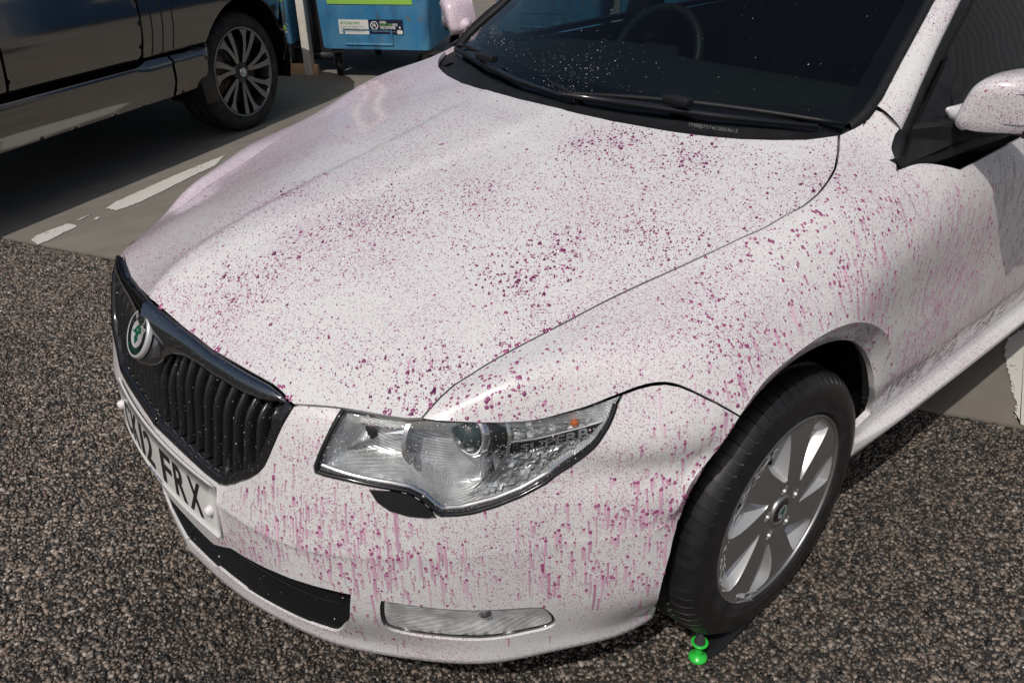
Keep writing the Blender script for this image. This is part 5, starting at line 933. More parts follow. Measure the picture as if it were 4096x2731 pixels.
# ---- blue wheeled bins
def bin_(org, label, stickers=True):
    B = empty('waste_bin', mat=frame_at(org)); tag(B, label, 'waste bin', 'blue bins behind the cars')
    z0, z1, w0, w1, dp = .25, 1.25, .918, .99, 1.20
    sec = []
    for z, f in ((z0, 0.), (z0 + .02, .02), (.55, .3), (.85, .6), (z1, 1.)):
        ex = (w1 - w0) / 2 * f; r = .035; x0, x1, y0, y1 = -ex, w0 + ex, -.03 * f, dp + .08 * f; ring = []
        for cx, cy, a0 in ((x1 - r, y0 + r, -90), (x1 - r, y1 - r, 0), (x0 + r, y1 - r, 90), (x0 + r, y0 + r, 180)):
            ring += [(cx + r * math.cos(math.radians(a0 + t)), cy + r * math.sin(math.radians(a0 + t)), z + (.06 * min(1, max(0, (cy - .45) / .5)) if z < .3 else 0)) for t in (0, 30, 60, 90)]
        sec.append(ring)
    m = len(sec[0]); V = [p for s in sec for p in s]; F = grid_faces(len(sec), m, False, True) + [list(range(m))[::-1]]
    body = mesh('bin_body', V, F, 'bin_blue', B); sharp_normals(body.data, 35)
    mesh('bin_rim', *join(boxvf(-.10, w0 + .10, -.06, .0, z1 - .05, z1 + .02, .008), boxvf(-.10, w0 + .10, dp + .06, dp + .12, z1 - .05, z1 + .02, .008), boxvf(-.12, -.06, -.06, dp + .12, z1 - .05, z1 + .02, .008), boxvf(w0 + .06, w0 + .12, -.06, dp + .12, z1 - .05, z1 + .02, .008)), 'bin_blue', B)
    V = [(x, y, z1 + .02 + .22 * math.sin(math.pi * (y + .06) / (dp + .18))) for x in (-.1, w0 * .5, w0 + .1) for y in np.linspace(-.06, dp + .12, 9)]
    mesh('bin_lid', V, grid_faces(3, 9), 'bin_blue', B)
    fy = lambda z: -.03 * min(1, max(0, (z - .27) / .98)) - .004
    # pressed panel low on the front
    V, F = [], []
    for (x0, x1, za, zb, dd) in ((.20, .62, .285, .405, .006), (.22, .60, .300, .390, .000)):
        for x, z in ((x0, za), (x1, za), (x1, zb), (x0, zb)): V.append((x, fy(z) - dd, z))
    F = [[0, 1, 5, 4], [1, 2, 6, 5], [2, 3, 7, 6], [3, 0, 4, 7], [4, 5, 6, 7]]; mesh('pressed_panel', V, F, 'bin_blue', B, False)
    def sticker(name, x0, x1, za, zb, mat, h=.001): return mesh(name, [(x0, fy(za) - h, za), (x1, fy(za) - h, za), (x1, fy(zb) - h, zb), (x0, fy(zb) - h, zb)], [[0, 1, 2, 3]], mat, B, False)
    def letters(name, s, x0, z0_, size, mat, bold=.0, wmax=None):
        V, F = text_vf(s, size, bold); a = np.array(V); a[:, 0] -= a[:, 0].min()
        if wmax: a[:, 0] *= wmax / a[:, 0].max()
        mesh(name, [(x0 + p[0], fy(z0_ + p[1]) - .002, z0_ + p[1]) for p in a], F, mat, B, False)
    S_ = DATA['stick']
    sticker('green_label', *S_['green'], 'label_green')
    if stickers:
        x0, x1, za, zb = S_['white']; sticker('white_sticker', x0, x1, za, zb, 'label_white'); W_ = x1 - x0; H_ = zb - za
        letters('sticker_heading', 'RECYCLABLE WASTE', x0 + .06 * W_, za + .68 * H_, .028, 'label_leaf', .0008, .66 * W_)
        for f, s in ((.48, 'no liquids, tyres, asbestos, oil filters'), (.34, 'electrical goods or batteries'), (.14, 'please close the lid after use')): letters('sticker_text', s, x0 + .06 * W_, za + f * H_, .017, 'label_grey', .0004, .80 * W_ if f != .34 else .62 * W_)
        x0, x1, za, zb = S_['navy']; sticker('navy_sticker', x0, x1, za, zb, 'label_navy'); W_ = x1 - x0
        letters('sticker_heading', 'WARNING', x0 + .32 * W_, za + .74 * H_, .024, 'label_white', .0008, .19 * W_); letters('sticker_heading', 'DO NOT CLIMB', x0 + .32 * W_, za + .55 * H_, .028, 'label_leaf', .001, .36 * W_); letters('sticker_heading', 'INTO', x0 + .70 * W_, za + .55 * H_, .028, 'label_white', .001, .14 * W_)
        letters('sticker_heading', 'THIS CONTAINER', x0 + .32 * W_, za + .36 * H_, .028, 'label_white', .001, .46 * W_); letters('sticker_text', 'serious injury or death may result', x0 + .08 * W_, za + .15 * H_, .012, 'label_grey', .0, .72 * W_)
        cx_, cz_, r_ = x0 + .16 * W_, za + .58 * H_, .30 * H_; n_ = 32
        def at(px, pz, h=.003): return (px, fy(pz) - h, pz)
        V = [at(cx_ + r * math.cos(t), cz_ + r * math.sin(t)) for r in (r_, r_ * .80) for t in np.linspace(0, 2 * math.pi, n_ + 1)]; mesh('sign_ring', V, grid_faces(2, n_ + 1), 'label_white', B, False)
        V = [at(cx_ + r_ * x, cz_ + r_ * z) for x, z in ((-.62, .5), (-.5, .62), (.62, -.5), (.5, -.62), (-.45, -.5), (-.3, -.5), (-.3, .1), (-.45, .1), (.0, .3), (.3, .3), (.4, -.3), (.1, -.2), (-.1, .5), (.1, .62), (.2, .4), (.0, .35))]
        mesh('sign_figure', V, [[0, 1, 2, 3], [4, 5, 6, 7], [8, 9, 10, 11], [12, 13, 14, 15]], 'label_white', B, False)
        V = [at(x0 + W_ * (.90 + .085 * x), za + H_ * (.18 + .17 * z)) for x, z in ((-1, -.7), (-.6, -1), (.6, -1), (1, -.5), (.9, .4), (.2, .7), (-.8, .6), (-.15, 1.2), (.3, 1.2), (.35, 1.9), (0, 2.2), (-.2, 1.8))]; mesh('sign_emblem', V, [[0, 1, 2, 3, 4, 5, 6], [7, 8, 9, 10, 11]], 'label_white', B, False)
    for cx_, cy_, ro in ((.06, .16, .5), (w0 - .06, .16, 1.2), (.06, dp - .12, .2), (w0 - .06, dp - .12, .3)):
        cm = Matrix.Translation((cx_, cy_, 0)) @ Matrix.Rotation(ro, 4, 'Z')
        cw = mesh('caster', *xf(lathe([(-.022, .05), (-.022, .093), (-.016, .10), (.016, .10), (.022, .093), (.022, .05), (.018, .03), (.030, .012), (.030, .0001)], 24, 'x'), cm @ Matrix.Translation((0, .03, .100))), 'rubber_dry', B)
        V, F = join(boxvf(-.045, .045, -.045, .045, .215, .235, .004), boxvf(-.038, -.030, -.02, .045, .09, .22, .002), boxvf(.030, .038, -.02, .045, .09, .22, .002), boxvf(-.05, .05, -.06, -.02, .195, .22, .004)); mesh('caster_fork', *xf((V, F), cm), 'caster_steel', cw)
    return B
bo = np.array(DATA['bin0'])
bin_(bo, 'scuffed blue waste bin on casters with white and navy stickers')
bin_(bo + EB * 1.25 + EY * .95, 'blue waste bin seen through the side window of the white car', False); bin_(bo + EB * 2.32 + EY * 1.15, 'blue waste bin farthest right, mostly hidden by the white car', False)
bin_(np.array(DATA['bin1']), 'blue waste bin mostly hidden behind the dark car wheel and timber post', False)

# ---- dark off-road car parked on the left
dS, nS = np.array([-.4459, .8951]), np.array([.8951, .4459])
so = dS * 2.664 - nS * 3.95
SUV = empty('dark_car', mat=Matrix(((dS[0], -nS[0], 0, so[0]), (dS[1], -nS[1], 0, so[1]), (0, 0, 1, 0), (0, 0, 0, 1)))); tag(SUV, 'dark grey off-road car with twin-spoke wheel parked at upper left', 'car')
zt = [.34, .365, .40, .44, .465, .49, .545, .590, .602, .64, .75, .82, .90, 1.02, 1.12, 1.22, 1.30]; ht = [-.016, -.008, .002, .022, .030, .031, .030, .024, .001, .006, .019, .021, .017, .004, -.018, -.052, -.09]
def suv_y(x, z):
    p = np.interp(x, [-3.9, -3.7, -3.3, .25, .4, .5, .6, .7, .8, .88, .93], [.6, .15, .0, .0, .02, .06, .13, .24, .40, .62, 1.0])
    zz = np.array(zt); hh = catmull(zz, np.array(ht)[:, None], np.clip(z, .34, 1.2999))[:, 0]; return -(1.0 + hh - p)
def suv_map(q, off=0.):
    f = lambda q: np.c_[q[:, 0], suv_y(q[:, 0], q[:, 1]), q[:, 1]]
    P = f(q); e = .004; N = np.cross(f(q + [e, 0]) - f(q - [e, 0]), f(q + [0, e]) - f(q - [0, e])); N /= np.linalg.norm(N, axis=1, keepdims=True); N *= np.where(N[:, 1] > 0, -1, 1)[:, None]; return P, N
arc = [(.02 + .425 * math.cos(a), .41 + .425 * math.sin(a)) for a in np.linspace(math.radians(152), math.radians(-2), 30)]
SP = {'front_door': [(-1.725, .612), (-.96, .612), (-.905, .617), (-.880, .636), (-.858, .73), (-.847, .85), (-.842, 1.25), (-1.69, 1.25), (-1.712, .9)],
      'rear_door': [(-2.7, .612), (-1.735, .612), (-1.722, .9), (-1.70, 1.25), (-2.7, 1.25)],
      'front_wing': [(-.866, .640), (-.862, .618), (-.640, .613)] + arc + [(.446, .36), (.925, .36), (.925, 1.08), (.60, 1.16), (-.832, 1.25), (-.837, .85), (-.848, .73)],
      'rocker_panel': [(-2.7, .355), (-.694, .372), (-.690, .603), (-.85, .606), (-.884, .600), (-.96, .588), (-2.7, .590)],
      'wing_lower_panel': [(-.680, .372), (-.44, .38), (-.40, .50), (-.385, .602), (-.676, .603)],
      'rear_quarter': [(-3.85, .45), (-2.71, .40), (-2.71, 1.25), (-3.85, 1.25)]}
for k, v in SP.items(): 
    o = panel('dark_' + k, np.array(v), suv_map, 'suv_paint', SUV, h=.03, rows=None, gap=.003, thick=.02); PANELS.pop('dark_' + k); o.name = k
    me = o.data.copy(); aa = np.zeros(len(me.vertices) * 3); me.vertices.foreach_get('co', aa); aa[1::3] *= -1; me.vertices.foreach_set('co', aa); me.flip_normals(); c2 = bpy.data.objects.new(k, me); COL.objects.link(c2); c2.parent = SUV
for x0, x1, x2 in ((-.795, -.770, -.760), (-.714, -.688, -.676), (-.630, -.606, -.598)):
    q = refine([(x0, .624), (x1, .77), (x2, .90), (x2 + .004, 1.08)], .02, False); P, N = suv_map(q); V = []
    for p, n_ in zip(P, N): V += [tuple(p + n_ * .001 + [-.004, 0, 0]), tuple(p + n_ * .004), tuple(p + n_ * .001 + [.004, 0, 0])]
    mesh('wing_vent', V, grid_faces(len(q), 3), 'suv_black', SUV)
# sill crease strip, arch lip, mud flap
V, F = tube([(.02 + .432 * math.cos(a), float(suv_y(np.array([.02 + .43 * math.cos(a)]), np.array([max(.41 + .43 * math.sin(a), .36)]))[0]) + .012, .41 + .432 * math.sin(a)) for a in np.linspace(math.radians(165), math.radians(-5), 36)], .012, 8); mesh('arch_lip', V, F, 'suv_black', SUV)
V, F = boxvf(-.50, -.40, -1.02, -.72, .27, .605, .012); V = [(x + .06 * (z < .4) - .05 * (.5 - z) * (x < -.45), y, z) for x, y, z in V]; mesh('mud_flap', V, F, 'suv_black', SUV)
V, F = join(boxvf(-3.4, -.42, -.93, .93, .36, .62), boxvf(-.42, .62, -.62, .62, .30, 1.0), boxvf(-3.6, .3, -.80, .80, .9, 1.22)); mesh('dark_underbody', V, F, 'black_dark', SUV, False)
V = []
for i in range(24):
    a_ = math.radians(-20 + 215 * i / 23)
    for y_, r in ((-1.0, .425), (-.96, .44), (-.62, .44)): V.append((.02 + r * math.cos(a_), y_, .41 + r * math.sin(a_)))
mesh('dark_arch_liner', V, grid_faces(24, 3), 'black_dark', SUV)
gh = []
for x, zr, yy in ((-3.7, 1.28, .80), (-3.3, 1.78, .66), (-1.2, 1.83, .68), (-.55, 1.70, .66), (.05, 1.27, .82)): gh.append([(x, -.93 if zr < 1.4 else -.90, 1.27), (x, -yy, zr - .04), (x, -yy * .8, zr), (x, yy * .8, zr), (x, yy, zr - .04), (x, .93 if zr < 1.4 else .90, 1.27)])
loft('glasshouse', gh, 'black_gloss', SUV, True)
bn = [[(x, y, 1.25 - .25 * max(0, x + .1) ** 1.4 - .03 * abs(y / .9) ** 3) for y in np.linspace(-.94 + max(0, x - .4) * .5, .94 - max(0, x - .4) * .5, 9)] for x in np.linspace(0, .9, 8)]
loft('dark_bonnet', bn, 'suv_paint', SUV, False)
fr_ = [[(.93 - .5 * abs(t) ** 4, t * .99, z) for t in np.linspace(-1, 1, 15)] for z in (.36, .6, .9, 1.1)]; loft('front_panel', fr_, 'suv_black', SUV, True)
def suv_wheel(x, sg):
    W = empty('wheel'); W.parent = SUV; W.location = (x, sg * .955, .372); W.rotation_euler = (0, 0, 0 if sg < 0 else math.pi)
    prof = [(.26, .27), (.27, .34), (.25, .366), (.22, .373), (.17, .374), (.165, .366), (.15, .366), (.145, .374), (.10, .374), (.095, .366), (.08, .366), (.075, .374), (.03, .372), (.012, .364), (.000, .350), (-.010, .330), (-.012, .312), (-.006, .292), (.0, .286), (.008, .281)]
    mesh('tyre', *lathe(prof, 72, 'y'), 'rubber_dry', W)
    mesh('rim_ring', *lathe([(.14, .255), (.03, .262), (.006, .268), (-.002, .272), (-.003, .281), (.008, .284)], 72, 'y'), 'spoke_grey', W)
    V, F, MI = [], [], []
    for k in range(7):
        a0 = 2 * math.pi * k / 7 + .18
        for s_ in (1, -1):
            m = 9; st = []
            for i in range(m):
                t = i / (m - 1); r = .068 + .200 * t; sp_ = s_ * (.085 + .105 * t ** .8) + .10 * t ** 2; hw = (.0105 + .0055 * t + (.022 * max(0, (t - .72) / .28) ** 1.6 if s_ > 0 else .004 * t)) / r
                if t < .08: sp_ = s_ * .055
                st.append((r, a0 + sp_, hw, -.001 + .018 * (1 - t) ** 1.5))
            kk = len(V)
            for r, a, hw, yy in st:
                for da, y_ in ((-hw, yy), (hw, yy), (hw * .8, yy + .035), (-hw * .8, yy + .035)): V.append((r * math.cos(a + da), y_, r * math.sin(a + da)))
            for i in range(m - 1):
                for j in range(4): F.append([kk + i * 4 + j, kk + i * 4 + (j + 1) % 4, kk + (i + 1) * 4 + (j + 1) % 4, kk + (i + 1) * 4 + j]); MI.append(0 if j == 0 else 1)
        kk = len(V)
        for i in range(5):
            a = a0 + (-.11 + .22 * i / 4); V += [(.062 * math.cos(a), .017, .062 * math.sin(a)), (.083 * math.cos(a), .0165, .083 * math.sin(a))]
        for i in range(4): F.append([kk + 2 * i, kk + 2 * i + 1, kk + 2 * i + 3, kk + 2 * i + 2]); MI.append(0)
    o = mesh('spokes', V, F, ['spoke_grey', 'spoke_dark'], W, False); o.data.polygons.foreach_set('material_index', np.array(MI, np.int32))
    mesh('hub', *lathe([(.06, .070), (.020, .068), (.017, .060), (.020, .040), (.018, .032), (.012, .0300), (.010, .0001)], 40, 'y'), 'spoke_dark', W)
    mesh('centre_cap', *lathe([(.012, .031), (.006, .030), (.004, .026), (.006, .024), (.0055, .0001)], 32, 'y'), 'satin_chrome', W)
    for i in range(5):
        a = 2 * math.pi * i / 5 + .3; mesh('wheel_nut', *lathe([(.02, .011), (.010, .010), (.009, .0001)], 8, 'y'), 'black_gloss', W, False).location = (.052 * math.cos(a), 0.004, .052 * math.sin(a))
    mesh('brake_disc', *lathe([(.10, .20), (.085, .205), (.085, .09), (.06, .0001)], 48, 'y'), 'brake_metal', W); mesh('wheel_back', *lathe([(.16, .265), (.16, .0001)], 32, 'y'), 'black_dark', W)
for x in (0., -2.92): suv_wheel(x, -1); suv_wheel(x, 1)

# ---- buildings and container across the yard, seen as reflections
fr3 = lambda a_, c_: dS * a_ + nS * c_
def yard_matrix(a_, c_, t_=.5):
    o_ = fr3(a_, c_); X_ = dS * math.cos(t_) - nS * math.sin(t_); Y_ = dS * math.sin(t_) + nS * math.cos(t_); return Matrix(((X_[0], Y_[0], 0, o_[0]), (X_[1], Y_[1], 0, o_[1]), (0, 0, 1, 0), (0, 0, 0, 1)))
SH = empty('shed', mat=yard_matrix(3.6, 11.2)); tag(SH, 'pale corrugated metal shed across the yard beyond the cars', 'shed')
V = []; nx = 620
for i in range(nx):
    x = -8 + 18.0 * i / (nx - 1)
    for z in (0, 6.5): V.append((x, .003 * math.cos(2 * math.pi * x / .19), z))
mesh('cladding', V, grid_faces(nx, 2), 'shed_cladding', SH)
mesh('shed_door', *boxvf(5.1, 5.9, -.06, -.035, .05, 2.3, .01), 'shed_door', SH); mesh('shed_walls', *boxvf(-8, 10.0, .05, 4, 0, 6.5), 'shed_cladding', SH, False); mesh('shed_flashing', *boxvf(-8, 10.0, -.07, -.035, 2.42, 2.52), 'shed_cladding', SH, False)
CN = empty('skip_container', mat=yard_matrix(7.6, 5.2)); tag(CN, 'large blue steel container standing across the yard', 'container')
mesh('container_body', *boxvf(0, 4.6, 0, 2.4, .12, 2.6, .02), 'container_blue', CN)
for i in range(8): mesh('container_rib', *boxvf(.3 + i * .56, .38 + i * .56, -.04, -.001, .2, 2.5, .006), 'container_blue', CN)
mesh('container_stripe', *boxvf(.9, 2.6, -.046, -.042, 1.2, 1.35), 'label_white', CN, False)
for x in (.3, 4.2): mesh('container_foot', *boxvf(x - .1, x + .1, .1, 2.3, 0, .12), 'suv_black', CN, False)

# ---- hose guide wedged under the tyre
gx, gy = DATA['guide']
HG = empty('hose_guide', loc=(gx, gy, 0)); tag(HG, 'green and black plastic hose guide wedged under the front tyre', 'hose guide')
sp_ = mesh('green_spool', *lathe([(.001, .0001), (.001, .017), (.004, .0200), (.008, .0200), (.0115, .0165), (.014, .0105), (.020, .0085), (.032, .0080), (.046, .0085), (.0485, .0175), (.0515, .0185), (.0535, .0175), (.053, .014), (.052, .0001)], 32, 'z'), 'green_plastic', HG)
mesh('black_cone', *lathe([(.049, .0135), (.055, .0125), (.070, .0080), (.084, .0025), (.087, .0001)], 28, 'z'), 'cone_plastic', HG)
V = []
for t in np.linspace(0, 1, 9):
    y = .012 + .16 * t; hw = .018 + .035 * t ** .7; z = .006 + .040 * max(0, (t - .25)) ** 1.5
    for x, zz in ((-hw, .0), (-hw, z), (0, z + .004), (hw, z), (hw, .0)): V.append((x * .95 - .03 * t, y, zz))
mesh('wedge_plate', V, grid_faces(9, 5), 'suv_black', HG)
# a black lead from the wedge
# ------------------------------------------------------------------ pink droplets
pts, nrm, wgt = [], [], []
def sample(P, N, T, dens):
    a, b, c = P[T[:, 0]], P[T[:, 1]], P[T[:, 2]]; ar = .5 * np.linalg.norm(np.cross(b - a, c - a), axis=1); n = int(ar.sum() * dens)
    i = rng.choice(len(T), n, p=ar / ar.sum()); u = rng.random((n, 2)); k = u.sum(1) > 1; u[k] = 1 - u[k]; w_ = np.stack([1 - u.sum(1), u[:, 0], u[:, 1]], 1)
    X = (P[T[i]] * w_[..., None]).sum(1); Nn = (N[T[i]] * w_[..., None]).sum(1); return X, Nn / np.linalg.norm(Nn, axis=1, keepdims=True)
CL = np.array(DATA['clusters'])
def field(X, big=1.0):
    w_ = np.zeros(len(X)); s_ = np.zeros(len(X)); q = np.zeros(len(X))
    for x, y, z, r, ww, s in CL:
        k = .72 * min(ww, 5.5) * np.exp(-((X - [x, y, z]) ** 2).sum(1) / (2 * (r * .85) ** 2)); w_ += k; s_ += k * s; q += k
    return w_, np.where(q > 0, s_ / np.maximum(q, 1e-6), 3)
from mathutils import noise as mnoise
def tex(X, sc_, oct_=2): return np.array([mnoise.fractal(Vector(p) * sc_, 1.0, 2.0, oct_) for p in X])
TM = {0: (np.array([1.0, .62]), np.array([0., .62]), 6), 1: (np.array([1.0, .72, .36]), np.array([0., .52, .86]), 8)}
def domes(name, X, N, size, tail, height, tint, parent, mat='droplet_liquid', lift=-.0001, lod=None):
    """teardrop beads; tail: stretch (>0 tail runs uphill, <0 downhill)"""
    if lod is None:
        k = size < .0011; a_ = lambda v, m: v[m] if np.ndim(v) else v
        for l_, m_ in ((0, k), (1, ~k)):
            if m_.sum(): domes(name, X[m_], N[m_], size[m_], tail[m_], height[m_], tint[m_], parent, mat, lift, l_)
        return
    tmpl_r, tmpl_h, NA = TM[lod]; NR = len(tmpl_r)
    n = len(X); gdir = np.array([0, 0, -1.]) - N * (-N[:, 2:3]); L = np.linalg.norm(gdir, axis=1, keepdims=True); gdir = np.where(L > 1e-3, gdir / np.maximum(L, 1e-3), [0, -1, 0]); sd_ = np.cross(N, gdir)
    th = 2 * math.pi * np.arange(NA) / NA; V = np.zeros((n, NA * NR + 1, 3)); jit = 1 + rng.normal(0, .12, (n, NA))
    for j, (r, h) in enumerate(zip(tmpl_r, tmpl_h)):
        ax_ = np.cos(th)[None] * r * jit; bx = np.sin(th)[None] * r * jit
        st = np.where(tail[:, None] > 0, np.where(ax_ < 0, 1 + tail[:, None], 1), np.where(ax_ > 0, 1 - tail[:, None], 1))
        pinch = 1 - .55 * np.clip(np.abs(ax_ * (st - 1)) / (1e-6 + np.abs(tail[:, None]) + .4), 0, 1) * (st > 1.01)
        V[:, j * NA:(j + 1) * NA] = X[:, None] + gdir[:, None] * (ax_ * st * size[:, None])[..., None] + sd_[:, None] * (bx * pinch * size[:, None])[..., None] + N[:, None] * (h * height * size)[:, None, None]
    V[:, -1] = X + N * (height * size)[:, None]; V += N[:, None] * lift
    F = []
    for j in range(NR - 1):
        for i in range(NA): a_, b_ = j * NA + i, j * NA + (i + 1) % NA; F += [[a_, b_, b_ + NA], [a_, b_ + NA, a_ + NA]]
    for i in range(NA): F.append([(NR - 1) * NA + i, (NR - 1) * NA + (i + 1) % NA, NR * NA])
    F = np.array(F)
    m = NA * NR + 1; T = (F[None] + m * np.arange(n)[:, None, None]).reshape(-1, 3); VV = V.reshape(-1, 3)
    f0 = VV[T[0]]; 
    if np.dot(np.cross(f0[1] - f0[0], f0[2] - f0[0]), N[0]) < 0: T = T[:, ::-1]
    o = fast_mesh(name, VV, T, mat, np.repeat(tint, m, 0), parent); o.data.polygons.foreach_set('use_smooth', [True] * len(T)); o['kind'] = 'stuff'; return o
from mathutils.bvhtree import BVHTree
BV = {}
def bvh(nm):
    if nm not in BV: P, N, T = PANELS[nm][0]; BV[nm] = (BVHTree.FromPolygons(P.tolist(), T.tolist()), )
    return BV[nm][0]
def streaks(name, X, N, width, length, tint, parent, surf):
    """thin runs of liquid down the panel"""
    n = len(X); gdir = np.array([0, 0, -1.]) - N * (-N[:, 2:3]); gdir /= np.maximum(np.linalg.norm(gdir, axis=1, keepdims=True), 1e-3); sd_ = np.cross(N, gdir)
    prof = [(0, .55), (.1, 1.0), (.35, .85), (.6, .75), (.85, .85), (.95, .7), (1.0, .2)]; V = np.zeros((n, len(prof) * 3, 3)); wob = rng.normal(0, .18, (n, len(prof))).cumsum(1) * .6
    for i, (t, w_) in enumerate(prof):
        wj = w_ * rng.uniform(.75, 1.15, n)
        for j, s in enumerate((-1, 0, 1)):
            V[:, i * 3 + j] = X + gdir * (length * t)[:, None] + sd_ * (width * (wj * s + wob[:, i]))[:, None] + N * np.where(s == 0, .00055, .00008)
    tree = bvh(surf); ok = np.ones(n, bool)
    for k in range(n):
        for i in range(len(prof)):
            c_ = V[k, i * 3 + 1]; hit = tree.find_nearest(Vector(c_), .012)
            if hit[0] is None: ok[k] = False; break
            d_ = c_ - N[k] * .00055 - np.array(hit[0]); nn_ = np.array(hit[1])
            if np.linalg.norm(d_ - nn_ * (d_ @ nn_)) > .0012: ok[k] = False; break
            V[k, i * 3:i * 3 + 3] -= nn_ * (d_ @ nn_) - nn_ * .0002
    V, tint, N, n = V[ok], tint[ok], N[ok], int(ok.sum())
    if not n: return
    F = []
    for i in range(len(prof) - 1):
        for j in range(2): a_ = i * 3 + j; F += [[a_, a_ + 1, a_ + 4], [a_, a_ + 4, a_ + 3]]
    m = len(prof) * 3; T = (np.array(F)[None] + m * np.arange(n)[:, None, None]).reshape(-1, 3); VV = V.reshape(-1, 3); f0 = VV[T[0]]
    if np.dot(np.cross(f0[1] - f0[0], f0[2] - f0[0]), N[0]) < 0: T = T[:, ::-1]
    tv = np.repeat(tint[:, None], m, 1); fd = np.repeat(np.array([t for t, _ in prof]), 3)[None, :, None] ** 1.6 * rng.uniform(.0, .55, (n, 1, 1)); tv = tv + (np.array([.76, .70, .73]) - tv) * fd
    o = fast_mesh(name, VV, T, 'droplet_liquid', tv.reshape(-1, 3), parent); o.data.polygons.foreach_set('use_smooth', [True] * len(T)); o['kind'] = 'stuff'; return o
DK, MD, PALE, SOFT = np.array([.13, .018, .082]), np.array([.27, .055, .17]), np.array([.60, .30, .45]), np.array([.42, .12, .26])
def tints(n, a, b): f = rng.random((n, 1)) ** 1.3; return (a + (b - a) * f) * rng.uniform(.85, 1.15, (n, 1))
# bonnet
P, N, T = PANELS['bonnet'][0]; X, Nn = sample(P, N, T, 70000); w_, s_ = field(X); w_ = 4.4 * (1 - np.exp(-w_ / 3.6)); bx = tex(X, 5.5); 
right = 1 / (1 + np.exp(-(X[:, 0] + .45) * 6))
prob = (.12 + .24 * np.clip(bx + .25, 0, 1)) + .11 * w_ + .25 * np.clip(-X[:, 0] - .25, 0, .5); k = rng.random(len(X)) < prob; X, Nn, w_, s_ = X[k], Nn[k], w_[k], s_[k]
size = .00078 * rng.lognormal(0, .42, len(X)) * (1 + .10 * w_); big = rng.random(len(X)) < .045 + .060 * w_; size[big] = .00038 * s_[big] * rng.lognormal(-.1, .42, big.sum())
size = np.clip(size, .0004, .0046); tail = np.where(big, rng.gamma(1.2, .55, len(X)), rng.gamma(1, .25, len(X)))
tn = np.where(big[:, None], tints(len(X), DK, MD), tints(len(X), MD, SOFT)); domes('bonnet_droplets', X, Nn, size, tail, np.where(big, .40, .3), tn, CAR)
kb = big & (rng.random(len(X)) < .35); 
if kb.sum():
    gd = np.array([0, 0, -1.]) - Nn[kb] * (-Nn[kb][:, 2:3]); gd /= np.linalg.norm(gd, axis=1, keepdims=True); ln = size[kb] * rng.uniform(2, 6, kb.sum()); streaks('bonnet_runs', X[kb] - gd * ln[:, None], Nn[kb], size[kb] * .35, ln, tints(kb.sum(), PALE, np.array([.70, .48, .60])), CAR, 'bonnet')
# beads gathered along the bonnet edge
ed_ = np.vstack([front, shut[:9]]); ed_ = refine(ed_, .004, False); ed_ = ed_[(rng.random(len(ed_)) < .5) & (tex(np.c_[ed_, 0 * ed_[:, 0]], 22) > .02)]; Q = ed_ * .993 + rng.normal(0, .0022, ed_.shape); P_, N_ = hood_map(Q); kk = Q[:, 0] > .02
Pm, Nm = P_[kk], N_[kk]; domes('bonnet_edge_beads', Pm, Nm, np.clip(.0024 * rng.lognormal(0, .45, len(Pm)), .001, .006), rng.gamma(1, .5, len(Pm)), np.full(len(Pm), .40), tints(len(Pm), MD, SOFT * 1.1), CAR)
# sides
allX = []
for nm in ('front_wing', 'front_bumper', 'front_door'):
    P, N, T = PANELS[nm][0]; X, Nn = sample(P, N, T, 45000); w_, s_ = field(X); steep = 1 - np.clip(Nn[:, 2], 0, 1); base_ = {'front_wing': .13, 'front_bumper': .15, 'front_door': .19}[nm]; w_ = 5.5 * (1 - np.exp(-w_ / 4.5))
    prob = 1.6 * base_ * np.clip(.55 + 1.3 * tex(X, 6), .12, 2) + .07 * w_; k = rng.random(len(X)) < np.clip(prob, 0, .8); X, Nn, w_, s_, steep = X[k], Nn[k], w_[k], s_[k], steep[k]
    big = rng.random(len(X)) < .12 + .055 * np.clip(w_, 0, 5); size = .00072 * rng.lognormal(0, .4, len(X)); size[big] = .00047 * s_[big] * rng.lognormal(-.05, .34, big.sum()); size = np.clip(size, .0005, .0042)
    tn = np.where(big[:, None], tints(len(X), MD * 1.05, SOFT), tints(len(X), SOFT * .9, PALE * .9)); domes(nm.split('_', 1)[1] + '_droplets', X, Nn, size, np.where(rng.random(len(X)) < .5, 1, -1) * rng.gamma(1, .3, len(X)), np.where(big, .40, .3), tn, CAR)
    kr = big & (rng.random(len(X)) < np.clip((steep - .25) * 1.9, 0, .95)); n_ = kr.sum(); ln = np.clip(rng.gamma(1.7, .0078, n_), .004, .045) * (.5 + .9 * np.clip(size[kr] / .0022, .3, 1.6))
    if n_: streaks(nm.split('_', 1)[1] + '_runs', X[kr], Nn[kr], size[kr] * rng.uniform(.75, 1.15, n_), ln, tints(n_, PALE * 1.02, np.array([.76, .57, .66])), CAR, nm)
    if nm == 'front_door':
        X, Nn = sample(P, N, T, 1500); streaks('door_washes', X, Nn, np.full(len(X), .0012), rng.gamma(2, .012, len(X)), tints(len(X), np.array([.66, .45, .55]), np.array([.74, .64, .69])), CAR, 'front_door')
def from_obj(o, dens):
    me = o.data; me.calc_loop_triangles(); V = np.zeros(len(me.vertices) * 3); me.vertices.foreach_get('co', V); V = V.reshape(-1, 3); nn = np.zeros(len(me.vertices) * 3); me.vertices.foreach_get('normal', nn); nn = nn.reshape(-1, 3)
    T = np.array([t.vertices[:] for t in me.loop_triangles]); return sample(V, nn, T, dens)
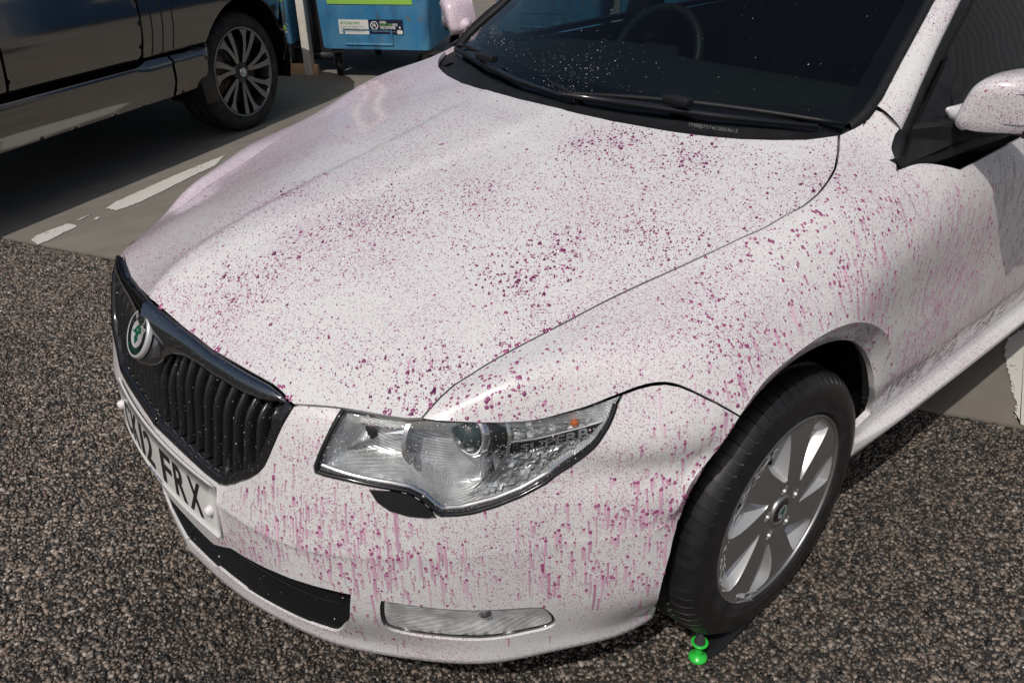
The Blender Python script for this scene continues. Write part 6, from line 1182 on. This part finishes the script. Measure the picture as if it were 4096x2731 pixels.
for o, dens, nm in ((PIL, 9000, 'pillar_droplets'), (MIR, 7000, 'mirror_droplets')):
    X, Nn = from_obj(o, dens); size = np.clip(.0007 * rng.lognormal(0, .5, len(X)), .0004, .003); domes(nm, X, Nn, size, rng.gamma(1, .3, len(X)), np.full(len(X), .4), tints(len(X), MD, SOFT * 1.1), CAR if nm[0] == 'p' else MIR)
# pale beads on the black parts and the lamp
pale = lambda n: tints(n, np.array([.42, .36, .40]), np.array([.80, .74, .78]))
for o, dens, par in ((tb, 9000, GR), (f1, 12000, GR), (IN, 1500, CAR), (lens, 16000, HL)):
    X, Nn = from_obj(o, dens); 
    if o is lens: k = Nn[:, 1] < .3; X, Nn = X[k], Nn[k]
    size = np.clip(.00055 * rng.lognormal(0, .45, len(X)), .0003, .0022); c_ = pale(len(X)) if o is not lens else tints(len(X), np.array([.62, .42, .50]), np.array([.8, .72, .76])); domes('specks', X, Nn, size, rng.gamma(1, .2, len(X)) , np.full(len(X), .45), c_, par)
sl = [o for o in GR.children if o.name.startswith('slat')]
XS, NS = zip(*[from_obj(o, 5200) for o in sl]); X, Nn = np.vstack(XS), np.vstack(NS); k = Nn[:, 0] > -.2; X, Nn = X[k], Nn[k]; domes('specks', X, Nn, np.clip(.00045 * rng.lognormal(0, .5, len(X)), .0003, .002), rng.gamma(1, .2, len(X)), np.full(len(X), .45), pale(len(X)), GR)
# water on the windscreen
q = np.vstack([np.c_[rng.normal(-.02, .085, 300), rng.normal(.13, .055, 300)], np.c_[rng.normal(-.40, .10, 130), rng.normal(.14, .035, 130)], np.c_[rng.normal(.0, .05, 90), rng.normal(.045, .015, 90)], np.c_[rng.uniform(-.62, .62, 120), rng.uniform(.02, .5, 120)]]); q = q[(q[:, 1] > .02) & (np.abs(q[:, 0]) < .62)]
X = ws(q[:, 0] / .66, q[:, 1], -.0006); Nn = np.tile(np.array([0, -.55, .83]) / np.linalg.norm([0, .55, .83]), (len(X), 1)); domes('windscreen_specks', X, Nn, np.clip(.0006 * rng.lognormal(0, .5, len(X)), .0003, .0022), np.zeros(len(X)), np.full(len(X), .5), tints(len(X), np.array([.22, .22, .23]), np.array([.60, .58, .60])), CAR)
